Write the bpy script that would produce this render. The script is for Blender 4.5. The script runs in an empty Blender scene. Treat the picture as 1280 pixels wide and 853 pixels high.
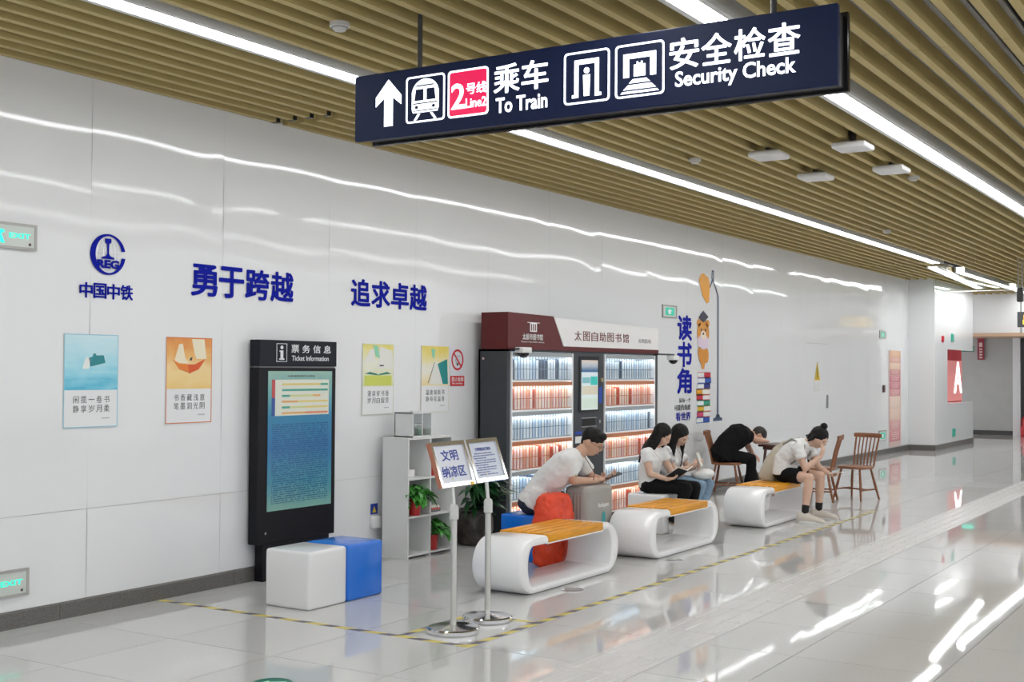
import bpy, bmesh, math, random
from mathutils import Vector, Matrix, Euler
R = math.radians
random.seed(7)
scn = bpy.context.scene
COL = scn.collection

# ------------------------------------------------------------------ camera
YAW, PIT, ROL, FPX = R(32.0949), R(1.31243), R(0.36419), 1542.608
fw = Vector((math.cos(YAW)*math.cos(PIT), math.sin(YAW)*math.cos(PIT), math.sin(PIT)))
r0 = Vector((math.sin(YAW), -math.cos(YAW), 0)); u0 = r0.cross(fw)
rt = r0*math.cos(ROL) + u0*math.sin(ROL); up = u0*math.cos(ROL) - r0*math.sin(ROL)
cam = bpy.data.cameras.new('camera'); camo = bpy.data.objects.new('camera', cam); COL.objects.link(camo)
mw = Matrix.Identity(4)
for i in range(3):
    mw[i][0], mw[i][1], mw[i][2] = rt[i], up[i], -fw[i]
mw[2][3] = 1.6
camo.matrix_world = mw
cam.sensor_fit = 'HORIZONTAL'; cam.sensor_width = 36.0; cam.lens = FPX/1280*36
cam.clip_start = .05; cam.clip_end = 200
scn.camera = camo
scn.view_settings.view_transform = 'Standard'; scn.view_settings.look = 'None'
scn.view_settings.gamma = 1; scn.view_settings.use_curve_mapping = False
scn.view_settings.exposure = 0.76

# ------------------------------------------------------------------ world: the pale hall beyond what is built
wd = bpy.data.worlds.new('world'); scn.world = wd; wd.use_nodes = True
wd.node_tree.nodes['Background'].inputs[0].default_value = (.93, .96, 1.0, 1)
wd.node_tree.nodes['Background'].inputs[1].default_value = .66
LAMP = 10.5

# ------------------------------------------------------------------ materials
MC = {}
def M(name, col=(.8,.8,.8), rough=.5, metal=0, spec=.5, emit=None, es=0, noise=None, bump=None, coat=0, sheen=0):
    if name in MC: return MC[name]
    m = bpy.data.materials.new(name); m.use_nodes = True; nt = m.node_tree
    b = nt.nodes['Principled BSDF']
    b.inputs['Base Color'].default_value = (*col, 1)
    b.inputs['Roughness'].default_value = rough; b.inputs['Metallic'].default_value = metal
    b.inputs['Specular IOR Level'].default_value = spec
    b.inputs['Coat Weight'].default_value = coat; b.inputs['Coat Roughness'].default_value = .06
    if emit:
        b.inputs['Emission Color'].default_value = (*emit, 1); b.inputs['Emission Strength'].default_value = es
    tc = nt.nodes.new('ShaderNodeTexCoord')
    if noise:
        sc, amt = noise[0], noise[1]
        n = nt.nodes.new('ShaderNodeTexNoise'); n.inputs['Scale'].default_value = sc; n.inputs['Detail'].default_value = 4
        if len(noise) > 2:
            mp = nt.nodes.new('ShaderNodeMapping'); mp.inputs['Scale'].default_value = noise[2]
            nt.links.new(tc.outputs['Object'], mp.inputs[0]); nt.links.new(mp.outputs[0], n.inputs['Vector'])
        else: nt.links.new(tc.outputs['Object'], n.inputs['Vector'])
        r = nt.nodes.new('ShaderNodeValToRGB')
        r.color_ramp.elements[0].position = .3; r.color_ramp.elements[1].position = .7
        r.color_ramp.elements[0].color = (*[max(0, c*(1-amt)) for c in col], 1)
        r.color_ramp.elements[1].color = (*[min(1, c*(1+amt)) for c in col], 1)
        nt.links.new(n.outputs['Fac'], r.inputs[0]); nt.links.new(r.outputs[0], b.inputs['Base Color'])
    if bump:
        n = nt.nodes.new('ShaderNodeTexNoise'); n.inputs['Scale'].default_value = bump[0]; n.inputs['Detail'].default_value = 3
        nt.links.new(tc.outputs['Object'], n.inputs['Vector'])
        bp = nt.nodes.new('ShaderNodeBump'); bp.inputs['Strength'].default_value = bump[1]; bp.inputs['Distance'].default_value = .01
        nt.links.new(n.outputs['Fac'], bp.inputs['Height']); nt.links.new(bp.outputs[0], b.inputs['Normal'])
    MC[name] = m
    return m

def ramp_mat(name, stops, axis=2, rough=.35, wob=0, wscale=(2,1,5), lines=None, emit=0):
    """printed sheet: colour ramp along a Generated axis, optional cloudy distortion and small print lines"""
    m = bpy.data.materials.new(name); m.use_nodes = True; nt = m.node_tree; L = nt.links.new
    b = nt.nodes['Principled BSDF']; b.inputs['Roughness'].default_value = rough
    tc = nt.nodes.new('ShaderNodeTexCoord'); sp = nt.nodes.new('ShaderNodeSeparateXYZ'); L(tc.outputs['Generated'], sp.inputs[0])
    src = sp.outputs[axis]
    if wob:
        mp = nt.nodes.new('ShaderNodeMapping'); mp.inputs['Scale'].default_value = wscale; L(tc.outputs['Generated'], mp.inputs[0])
        n = nt.nodes.new('ShaderNodeTexNoise'); n.inputs['Scale'].default_value = 1.6; n.inputs['Detail'].default_value = 3; L(mp.outputs[0], n.inputs['Vector'])
        a = nt.nodes.new('ShaderNodeMath'); a.operation = 'SUBTRACT'; a.inputs[1].default_value = .5; L(n.outputs['Fac'], a.inputs[0])
        c = nt.nodes.new('ShaderNodeMath'); c.operation = 'MULTIPLY_ADD'; c.inputs[1].default_value = wob; L(a.outputs[0], c.inputs[0]); L(src, c.inputs[2]); src = c.outputs[0]
    cr = nt.nodes.new('ShaderNodeValToRGB'); e = cr.color_ramp.elements
    e[0].position, e[0].color = stops[0][0], (*stops[0][1], 1); e[1].position, e[1].color = stops[-1][0], (*stops[-1][1], 1)
    for p, c in stops[1:-1]:
        k = e.new(p); k.color = (*c, 1)
    L(src, cr.inputs[0]); out = cr.outputs[0]
    if lines:
        nrow, ink, x0, x1, z0, z1, nx = lines
        def math2(op, a, bv=None, c=None):
            nd = nt.nodes.new('ShaderNodeMath'); nd.operation = op
            for i, v in enumerate((a, bv, c)):
                if v is None: continue
                if isinstance(v, (int, float)): nd.inputs[i].default_value = v
                else: L(v, nd.inputs[i])
            return nd.outputs[0]
        row = math2('MULTIPLY', sp.outputs[2], nrow); fr = math2('FRACT', row); on = math2('LESS_THAN', fr, .52); ri = math2('FLOOR', row)
        xx = math2('MULTIPLY', sp.outputs[0], nx)
        cb = nt.nodes.new('ShaderNodeCombineXYZ'); L(xx, cb.inputs[0]); L(math2('MULTIPLY', ri, 7.31), cb.inputs[1])
        n = nt.nodes.new('ShaderNodeTexNoise'); n.inputs['Scale'].default_value = 1; n.inputs['Detail'].default_value = 1; L(cb.outputs[0], n.inputs['Vector'])
        msk = math2('MULTIPLY', on, math2('GREATER_THAN', n.outputs['Fac'], .44))
        for nd, lo, hi in ((sp.outputs[0], x0, x1), (sp.outputs[2], z0, z1)):
            msk = math2('MULTIPLY', msk, math2('MULTIPLY', math2('GREATER_THAN', nd, lo), math2('LESS_THAN', nd, hi)))
        mx = nt.nodes.new('ShaderNodeMix'); mx.data_type = 'RGBA'
        L(math2('MULTIPLY', msk, .75), mx.inputs['Factor']); L(out, mx.inputs[6]); mx.inputs[7].default_value = (*ink, 1); out = mx.outputs[2]
    L(out, b.inputs['Base Color'])
    if emit:
        L(out, b.inputs['Emission Color']); b.inputs['Emission Strength'].default_value = emit
    return m

def glass_mat(name, tint=(.95,1,.98), refl=.12):
    m = bpy.data.materials.new(name); m.use_nodes = True; nt = m.node_tree; nt.nodes.clear()
    o = nt.nodes.new('ShaderNodeOutputMaterial'); t = nt.nodes.new('ShaderNodeBsdfTransparent'); t.inputs[0].default_value = (*tint, 1)
    g = nt.nodes.new('ShaderNodeBsdfGlossy'); g.inputs['Roughness'].default_value = .03
    x = nt.nodes.new('ShaderNodeMixShader'); x.inputs[0].default_value = refl
    nt.links.new(t.outputs[0], x.inputs[1]); nt.links.new(g.outputs[0], x.inputs[2]); nt.links.new(x.outputs[0], o.inputs[0])
    return m

# ------------------------------------------------------------------ mesh builder
ORG = {}
class MB:
    def __init__(s): s.v = []; s.f = []
    def add(s, vs, fs):
        k = len(s.v); s.v += [Vector(v) for v in vs]; s.f += [tuple(i+k for i in f) for f in fs]; return s
    def box(s, x0, x1, y0, y1, z0, z1):
        return s.add([(x0,y0,z0),(x1,y0,z0),(x1,y1,z0),(x0,y1,z0),(x0,y0,z1),(x1,y0,z1),(x1,y1,z1),(x0,y1,z1)],
                     [(0,3,2,1),(4,5,6,7),(0,1,5,4),(1,2,6,5),(2,3,7,6),(3,0,4,7)])
    def rbox(s, x0, x1, y0, y1, z0, z1, r=.01, seg=2):
        bm = bmesh.new(); bmesh.ops.create_cube(bm, size=1)
        for v in bm.verts: v.co = Vector(((x0+x1)/2+v.co.x*(x1-x0), (y0+y1)/2+v.co.y*(y1-y0), (z0+z1)/2+v.co.z*(z1-z0)))
        bmesh.ops.bevel(bm, geom=list(bm.edges), offset=r, segments=seg, profile=.5, affect='EDGES')
        bm.verts.index_update(); s.add([v.co.copy() for v in bm.verts], [[v.index for v in f.verts] for f in bm.faces]); bm.free(); return s
    def loft(s, rings, cap=True):
        n = len(rings[0]); k = len(s.v)
        for r in rings: s.v += [Vector(p) for p in r]
        for i in range(len(rings)-1):
            for j in range(n):
                a = k+i*n+j; b = k+i*n+(j+1) % n
                s.f.append((a, b, b+n, a+n))
        if cap:
            s.f.append(tuple(k+j for j in reversed(range(n)))); s.f.append(tuple(k+(len(rings)-1)*n+j for j in range(n)))
        return s
    def cyl(s, p0, p1, r0, r1=None, n=16):
        if r1 is None: r1 = r0
        p0, p1 = Vector(p0), Vector(p1); d = (p1-p0).normalized(); a = d.orthogonal().normalized(); b = d.cross(a)
        ring = lambda p, r: [p+a*(r*math.cos(2*math.pi*i/n))+b*(r*math.sin(2*math.pi*i/n)) for i in range(n)]
        return s.loft([ring(p0, r0), ring(p1, r1)])
    def tube(s, pts, r, n=10):
        pts = [Vector(p) for p in pts]; rings = []; a = None
        for i, p in enumerate(pts):
            d = (pts[min(i+1, len(pts)-1)]-pts[max(i-1, 0)]).normalized()
            a = d.orthogonal().normalized() if a is None else (a-d*a.dot(d)).normalized()
            b = d.cross(a); rr = r[i] if isinstance(r, (list, tuple)) else r
            rings.append([p+a*(rr*math.cos(2*math.pi*j/n))+b*(rr*math.sin(2*math.pi*j/n)) for j in range(n)])
        return s.loft(rings)
    def lathe(s, prof, c=(0,0,0), n=24):
        c = Vector(c)
        return s.loft([[c+Vector((r*math.cos(2*math.pi*j/n), r*math.sin(2*math.pi*j/n), z)) for j in range(n)] for r, z in prof])
    def ell(s, c, ax, n=16, m=10):
        c = Vector(c); ax = [Vector(a) for a in ax]; rings = []
        for i in range(m+1):
            t = -math.pi/2+math.pi*max(.02, min(.98, i/m))
            rings.append([c+ax[0]*(math.cos(t)*math.cos(2*math.pi*j/n))+ax[1]*(math.cos(t)*math.sin(2*math.pi*j/n))+ax[2]*math.sin(t) for j in range(n)])
        return s.loft(rings)
    def cap(s, p0, r0, p1, r1, n=14, m=4):
        p0, p1 = Vector(p0), Vector(p1); d = (p1-p0).normalized(); a = d.orthogonal().normalized(); b = d.cross(a); rings = []
        for p, r, ts in ((p0, r0, [-90+86*i/m+3 for i in range(m+1)]), (p1, r1, [90*i/m*0.97 for i in range(m+1)])):
            for t in ts:
                t = R(t); q = p+d*(r*math.sin(t)); rr = r*math.cos(t)
                rings.append([q+a*(rr*math.cos(2*math.pi*j/n))+b*(rr*math.sin(2*math.pi*j/n)) for j in range(n)])
        return s.loft(rings)
    def prism(s, poly, o, ux, uy, t):
        """poly in (x,y) on plane o,ux,uy, extruded by vector t"""
        o, ux, uy, t = Vector(o), Vector(ux), Vector(uy), Vector(t); n = len(poly)
        a = [o+ux*x+uy*y for x, y in poly]
        k = len(s.v); s.v += a+[p+t for p in a]
        s.f.append(tuple(k+i for i in reversed(range(n)))); s.f.append(tuple(k+n+i for i in range(n)))
        for i in range(n):
            j = (i+1) % n; s.f.append((k+i, k+j, k+n+j, k+n+i))
        return s
    def mesh(s, name, off=None, ang=35):
        m = bpy.data.meshes.new(name); o = off or Vector()
        m.from_pydata([v-o for v in s.v], [], s.f); m.update()
        bm = bmesh.new(); bm.from_mesh(m); bmesh.ops.recalc_face_normals(bm, faces=bm.faces); bm.to_mesh(m); bm.free()
        if ang:
            m.shade_smooth(); m.set_sharp_from_angle(angle=R(ang))
        return m
    def build(s, name, mat, parent=None, ang=35, local=False):
        off = None if (local or parent is None) else ORG.get(parent)
        return link(name, s.mesh(name, off, ang), mat, parent)

def link(name, mesh, mat, parent=None):
    o = bpy.data.objects.new(name, mesh); COL.objects.link(o)
    if mat is not None:
        mesh.materials.clear(); mesh.materials.append(mat)
    if parent is not None:
        o.parent = parent; ORG[o] = ORG.get(parent)
    return o
def tag(o, label=None, cat=None, group=None, kind=None):
    if label: o['label'] = label
    if cat: o['category'] = cat
    if group: o['group'] = group
    if kind: o['kind'] = kind
    return o
def thing(name, label, cat, loc, group=None, rz=0):
    o = bpy.data.objects.new(name, None); COL.objects.link(o); o.location = loc; o.rotation_euler = (0, 0, rz); o.empty_display_size = .1
    ORG[o] = Vector(loc) if rz == 0 else None
    return tag(o, label, cat, group)
def copy_tree(o, parent=None):
    c = o.copy(); COL.objects.link(c); c.parent = parent
    for ch in list(o.children): copy_tree(ch, c)
    return c

def text_mesh(s, x0, x1, y0, y1, depth=.002, bold=0.0, keep=False, shear=0):
    """font outline fitted to the box x0..x1, y0..y1 in its own plane; returns (verts, faces)"""
    c = bpy.data.curves.new('t', 'FONT'); c.body = s; c.size = 1; c.extrude = .5; c.offset = bold; c.resolution_u = 3; c.shear = shear
    o = bpy.data.objects.new('t', c); COL.objects.link(o)
    dg = bpy.context.evaluated_depsgraph_get(); m = bpy.data.meshes.new_from_object(o.evaluated_get(dg))
    vs = [v.co.copy() for v in m.vertices]; fs = [tuple(p.vertices) for p in m.polygons]
    bpy.data.objects.remove(o); bpy.data.curves.remove(c); bpy.data.meshes.remove(m)
    if not vs: return [], []
    ax, bx = min(v.x for v in vs), max(v.x for v in vs); ay, by = min(v.y for v in vs), max(v.y for v in vs)
    sx = (x1-x0)/max(1e-6, bx-ax); sy = (y1-y0)/max(1e-6, by-ay)
    if keep:
        sx = sy = min(sx, sy)
    cx, cy = (x0+x1)/2, (y0+y1)/2
    return [Vector((cx+(v.x-(ax+bx)/2)*sx, cy+(v.y-(ay+by)/2)*sy, v.z*depth)) for v in vs], fs
def text(s, box, o, ux, uy, mat, parent, name='lettering', depth=.002, bold=0., keep=False, shear=0):
    """box=(x0,x1,y0,y1) on plane o,ux,uy"""
    o, ux, uy = Vector(o), Vector(ux), Vector(uy); n = ux.cross(uy).normalized()
    cjk = any(ord(c) > 0x2e80 for c in s)
    vs, fs = text_mesh(s, *box, depth=depth, bold=0 if cjk else bold, keep=keep, shear=shear)
    mb = MB(); h = box[3]-box[2]
    sh = [(0,0)]
    if cjk and bold > 0:                     # heavier stroke: the outline laid down again a hair to each side
        k = bold*h*.75; sh = [(k,k*.6),(-k,k*.6),(k,-k*.6),(-k,-k*.6),(0,k),(0,-k)]
    for q, (a, b) in enumerate(sh): mb.add([o+ux*(v.x+a)+uy*(v.y+b)+n*(v.z+.00012*q) for v in vs], fs)
    m = bpy.data.meshes.new(name); off = ORG.get(parent) or Vector()
    m.from_pydata([v-off for v in mb.v], [], mb.f)
    return link(name, m, mat, parent)
def chars(s, box, o, ux, uy, mat, parent, gap=.08, depth=.004, bold=0., vertical=False, name='character'):
    x0, x1, y0, y1 = box; n = len(s)
    for i, ch in enumerate(s):
        if vertical:
            h = (y1-y0)/n; b = (x0, x1, y1-h*(i+1)+h*gap, y1-h*i-h*gap)
        else:
            w = (x1-x0)/n; b = (x0+w*i+w*gap, x0+w*(i+1)-w*gap, y0, y1)
        if ch == '一': b = (b[0], b[1], (b[2]+b[3])/2-.003, (b[2]+b[3])/2+.003)
        text(ch, b, o, ux, uy, mat, parent, name, depth, bold)
WX, WZ = (1,0,0), (0,0,1)          # the plane of the left wall, read from the hall

# ------------------------------------------------------------------ shared materials
white_wall = M('white_enamel_panel', (.80,.81,.82), .055, spec=.45)
dark_gap = M('dark_joint', (.50,.50,.50), .8)
granite = M('grey_granite_skirting', (.135,.13,.12), .3, noise=(140, .35))
granite_top = M('granite_edge', (.25,.24,.23), .35, noise=(140,.2))
tile_m = [M('pale_terrazzo_%s' % k, c, .03, spec=.42, noise=(170, .12)) for k, c in (('a',(.57,.565,.55)),('b',(.555,.55,.535)),('c',(.585,.58,.565)))]
grout = M('floor_grout', (.22,.21,.20), .6)
slat_m = M('champagne_aluminium_slat', (.54,.425,.18), .5, spec=.25, noise=(3,.04))
rail_m = M('grey_slat_rail', (.38,.38,.38), .5)
deck_m = M('black_ceiling_void', (.012,.012,.012), .9)
lamp_m = M('lit_diffuser', (1,1,1), .4, emit=(.97,.985,1), es=LAMP)
housing_m = M('white_lamp_housing', (.75,.75,.73), .4)
blue_l = M('blue_acrylic_letter', (.003,.010,.33), .6, spec=.1)
black = M('black_paint', (.012,.012,.013), .35)
black_gloss = M('black_gloss', (.01,.01,.012), .12)
white_p = M('white_plastic', (.80,.80,.80), .35)
chrome = M('chrome', (.75,.75,.76), .12, metal=1)
steel = M('brushed_steel', (.62,.61,.58), .28, metal=1)
grey_m = M('grey_metal', (.30,.30,.31), .45)
green_e = M('lit_green_exit', (.02,.7,.5), .4, emit=(.015,.62,.42), es=.75)
exit_face = M('exit_face', (.62,.66,.62), .3)
exit_frame = M('exit_frame_steel', (.42,.41,.39), .35, metal=.4)

# ================================================================== SETTING
D = 6.58; ZC = 3.48
# floor: slab plus loose tiles
fl = MB().box(-6, 40, -7, 7.2, -.2, -.0035).build('floor', grout, ang=0); tag(fl, 'pale polished terrazzo floor of the station hall', 'floor', kind='structure'); ORG[fl] = None
T = .806; GX0, GY0 = 4.325, 5.58
def vis(x, y, z=0):
    q = Vector((x, y, z-1.6)); d = q.dot(fw)
    if d < .3: return None
    return (640+FPX*q.dot(rt)/d, 426.5-FPX*q.dot(up)/d, d)
tile_mesh = []
for k in range(3):
    mb = MB(); t = T/2-.0024
    mb.add([(-t,-t,-.0034),(t,-t,-.0034),(t,t,-.0034),(-t,t,-.0034),(-t,-t,0),(t,-t,0),(t,t,0),(-t,t,0)],
           [(0,1,5,4),(1,2,6,5),(2,3,7,6),(3,0,4,7),(4,5,6,7)])
    me = mb.mesh('tile', ang=0); me.materials.append(tile_m[k]); tile_mesh.append(me)
cells = []
for i in range(-8, 37):
    for j in range(-13, 2):
        cx, cy = GX0+(i+.5)*T, GY0+(j+.5)*T
        if cy-T/2 > D-.02: continue
        if 2.87 < cy+T/2 and cy-T/2 < 3.31 and False: continue
        p = vis(cx, cy); score = 0
        if p and -60 < p[0] < 1340 and 430 < p[1] < 930: score = 1/(p[2]**3)
        cells.append((score, cx, cy))
cells.sort(reverse=True)
far = MB()
def clip_tile(cx, cy):
    t = T/2-.0018; return MB().box(cx-t, cx+t, cy-t, min(cy+t, D-.0), -.0034, 0)
for n, (sc, cx, cy) in enumerate(cells):
    if n < 290 and sc > 0:
        if cy+T/2 > D:
            o = clip_tile(cx, cy).build('floor_tile', random.choice(tile_m), fl, ang=0)
        else:
            o = bpy.data.objects.new('floor_tile', random.choice(tile_mesh)); COL.objects.link(o); o.parent = fl; o.location = (cx, cy, 0)
    else:
        t = T/2-.0018; far.box(cx-t, cx+t, cy-t, min(cy+t, D), -.0034, 0)
fo = far.build('floor_tiling', tile_m[0], fl, ang=0); fo['kind'] = 'stuff'
# ribbed tactile guide strip laid on the floor
tact_m = M('pale_tactile_tile', (.60,.595,.58), .22, noise=(120,.06))
mb = MB().box(-.198,.198,-.2,.2,0,.003)
for k in range(4):
    y = -.15+.1*k; mb.add([(-.18,y-.018,.003),(.18,y-.018,.003),(.18,y+.018,.003),(-.18,y+.018,.003),(-.175,y-.010,.007),(.175,y-.010,.007),(.175,y+.010,.007),(-.175,y+.010,.007)],
                          [(4,5,6,7),(0,1,5,4),(1,2,6,5),(2,3,7,6),(3,0,4,7)])
tm = mb.mesh('tactile_tile', ang=0); tm.materials.append(tact_m)
for k in range(75):
    o = bpy.data.objects.new('tactile_tile', tm); COL.objects.link(o); o.parent = fl; o.location = (4.0+.4*k, 3.10, 0)

# left wall: backing plus enamel panels, slightly bowed so reflections ripple
wl = MB().box(-4, 25.8, D+.012, D+.25, 0, 4.0).build('wall_left', dark_gap, ang=0); tag(wl, 'white glossy enamel panel wall along the hall', 'wall', kind='structure'); ORG[wl] = None
PJ = [5.33+1.18*k for k in range(-8, 19)]
def panel(x0, x1, z0, z1, seed, parent=wl, mat=white_wall):
    rnd = random.Random(seed); nx, nz = 16, 40; vs = []; fs = []
    A, ph, ph2, B = rnd.uniform(.55,1.0), rnd.uniform(-.5,.5), rnd.uniform(0,6), rnd.uniform(.2,.5)
    for i in range(nx+1):
        for j in range(nz+1):
            u, v = i/nx, j/nz
            dpt = .0026*A*(1-(2*u-1+ph*.4)**2)*.8+.0011*(.6+B)*math.sin(4.6*v*(z1-z0)+ph2+1.9*(2*u-1+ph)**2+.8*u)+.0003*math.sin(9*u+ph2)+.0008
            vs.append((x0+.0009+(x1-x0-.0018)*u, D+.0052-max(0, min(.0048, dpt+.001)), z0+.0012+(z1-z0-.0024)*v))
    for i in range(nx):
        for j in range(nz):
            a = i*(nz+1)+j; fs.append((a, a+nz+1, a+nz+2, a+1))
    m = bpy.data.meshes.new('wall_panel'); m.from_pydata(vs, [], fs); m.shade_smooth()
    return link('wall_panel', m, mat, parent)
for i in range(len(PJ)-1):
    x0, x1 = PJ[i], min(PJ[i+1], 25.8)
    if x0 >= 25.8: break
    panel(x0, x1, .10, .68, 100+i); panel(x0, x1, .68, 3.56, 300+i)
bb = MB().box(-4, 25.8, D-.006, D+.01, 0, .004).build('baseboard_left', dark_gap, ang=0); tag(bb, 'dark grey granite skirting along the white wall', 'baseboard', kind='structure'); ORG[bb] = None
bj = [-4+1.52*k for k in range(20)]+[25.8]
for i in range(len(bj)-1):
    a, b = bj[i]+.0015, bj[i+1]-.0015
    MB().add([(a,D-.014,0),(b,D-.014,0),(b,D+.01,0),(a,D+.01,0),(a,D-.014,.098),(b,D-.014,.098),(b,D+.01,.112),(a,D+.01,.112)],
             [(0,3,2,1),(4,5,6,7),(0,1,5,4),(1,2,6,5),(2,3,7,6),(3,0,4,7)]).build('granite_block', granite, bb, ang=0)

# ceiling: black void, champagne slats in lengths, grey rails
ce = MB().box(-6, 40, -7, 7.2, 3.95, 4.05).build('ceiling', deck_m, ang=0); tag(ce, 'champagne slatted metal ceiling with linear lights', 'ceiling', kind='structure'); ORG[ce] = None
LY = [5.115, 2.585, .055, -2.475]; SP = .1683
slat_y = [LY[0]+.255+SP*k for k in range(8)]
for ly in LY[:3]: slat_y += [ly-.255-SP*k for k in range(13)]
SEG = [(-1.5, 7.33), (7.34, 15.78), (15.79, 22.08), (22.14, 33.0)]
def slat_mesh(L):
    me = MB().box(0, L, -.025, .025, 0, .105).mesh('slat', ang=0); me.materials.append(slat_m)
    mr = MB().box(0, L, -.052, .03, .108, .125).mesh('slat_rail', ang=0); mr.materials.append(rail_m)
    return me, mr
SM = [slat_mesh(b-a) for a, b in SEG]; SMn = slat_mesh(7.05+1.5); SMn2 = slat_mesh(15.78-7.12)
for iy, y in enumerate(sorted(slat_y, reverse=True)):
    for k, (a, b) in enumerate(SEG):
        if y < .3 and a > 20: continue
        if k == 3 and 4.7 < y < 5.9 and False: continue
        me, mr = SM[k]; x = a
        if iy < 4 and k == 0: me, mr = SMn
        if iy < 4 and k == 1: me, mr = SMn2; x = 7.12
        z = ZC+(.0 if k != 3 else .006)
        o = bpy.data.objects.new('slat', me); COL.objects.link(o); o.parent = ce; o.location = (x, y, z)
        r = bpy.data.objects.new('slat_rail', mr); COL.objects.link(r); r.parent = o
        if iy < 4 and k == 1:
            MB().box(6.99, 7.03, y-.03, y+.03, ZC-.002, ZC+.03).build('end_cap', black, ce, ang=0)

# ------------------------------------------------------------------ far end of the hall
fe = white_wall
colm = MB().box(25.8, 25.815, 6.04, D, 0, 3.55).box(25.815, 26.9, 6.04, 6.06, 0, 3.55).build('wall_return', fe, ang=0); tag(colm, 'white return wall jutting out at the far end', 'wall', kind='structure')
wf = MB().box(26.9, 29.4, 6.04, 6.14, 2.08, 3.55).build('wall_far_side', fe, ang=0); tag(wf, 'white far side wall with a cut out opening', 'wall', kind='structure')
wc = MB().box(26.9, 29.4, 6.04, 6.14, 0, .93).box(28.0, 29.8, 6.14, 6.50, 0, .93).build('wall_counter', fe, ang=0); tag(wc, 'white half height wall below the far opening', 'wall', kind='structure')
b2 = MB().box(25.786, 25.8, 6.026, D-.014, 0, .11).box(25.8, 29.4, 6.026, 6.04, 0, .11).build('baseboard_return', granite, ang=0); tag(b2, 'granite skirting round the far wall return', 'baseboard', kind='structure')
bulk = MB().box(31.5, 31.8, 5.39, 8.5, 2.55, 3.55).box(31.5, 31.8, 1.0, 5.35, 2.55, 3.55).build('wall_bulkhead', M('white_bulkhead', (.8,.8,.8), .2), ang=0); tag(bulk, 'white bulkhead over the far passage', 'wall', kind='structure')
sof = MB().box(31.4, 33.4, 2.0, 8.5, 2.47, 2.55).build('trim_1', M('tan_soffit', (.55,.36,.24), .4), ang=0); tag(sof, 'tan soffit edge over the far passage', 'trim', kind='structure')
wg = MB().box(33.4, 33.6, 5.86, 8.5, 0, 2.5).build('wall_far', M('grey_far_wall', (.40,.40,.39), .35, noise=(3,.05)), ang=0); tag(wg, 'grey wall at the far end of the passage', 'wall', kind='structure')
b3 = MB().box(33.37, 33.4, 5.86, 8.5, 0, .11).build('baseboard_far', M('dark_skirting', (.05,.05,.05), .4), ang=0); tag(b3, 'dark skirting under the far grey wall', 'baseboard', kind='structure')
fc = MB().box(33.2, 33.5, 5.68, 5.86, 0, 2.47).build('column_far', M('pale_jamb', (.7,.71,.72), .3), ang=0); tag(fc, 'pale jamb beside the far dark doorway', 'column', kind='structure')
d1 = MB().box(33.3, 33.45, 4.4, 5.68, 0, 2.47).build('door_1', M('dark_doorway', (.035,.037,.042), .3), ang=0); tag(d1, 'dark doorway panel at the far right end', 'door', kind='structure')
bs = MB().box(33.7, 33.8, -7, 5.0, 0, 3.9).build('wall_end', M('pale_end_wall', (.6,.6,.6), .4), ang=0); tag(bs, 'pale end wall closing the hall', 'wall', kind='structure')

# ================================================================== LINEAR LIGHTS
def light_run(y, x0, x1, label, seg=2.9, ang=0.0, dz=0.0):
    ZC = 3.48+dz; hh = .11 if dz == 0 else .034
    t = thing('linear_light', label, 'ceiling light', (x0, y, ZC), 'linear ceiling lights')
    L = x1-x0; ca, sa = math.cos(ang), math.sin(ang)
    def put(mb):
        for v in mb.v:
            x, yy = v.x-x0, v.y-y; v.x = x0+x*ca-yy*sa; v.y = y+x*sa+yy*ca
        return mb
    put(MB().box(x0, x1, y-.105, y-.068, ZC-.002, ZC+hh-.01).box(x0, x1, y+.068, y+.105, ZC-.002, ZC+hh-.01).box(x0, x1, y-.105, y+.105, ZC+hh-.01, ZC+hh)).build('housing', housing_m, t, ang=0)
    n = max(1, round(L/seg))
    for i in range(n):
        a = x0+L*i/n+.006; b = x0+L*(i+1)/n-.006
        put(MB().box(a, b, y-.067, y+.067, ZC+.008, ZC+.022)).build('diffuser', lamp_m, t, ang=0)
light_run(LY[0], -1.5, 22.05, 'long white linear ceiling light nearest the panel wall')
light_run(LY[1], -1.5, 30.0, 'long white linear ceiling light running past the hanging sign')
light_run(LY[2], -1.5, 22.0, 'third linear ceiling light counted from the panel wall')
light_run(LY[3], -1.5, 22.0, 'fourth linear ceiling light counted from the panel wall')
light_run(5.30, 22.5, 28.6, 'angled linear ceiling light at the far end of the slats', ang=.068, dz=-.035)
light_run(5.20, 24.2, 31.4, 'straight linear ceiling light beyond the glass smoke screen')

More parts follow.
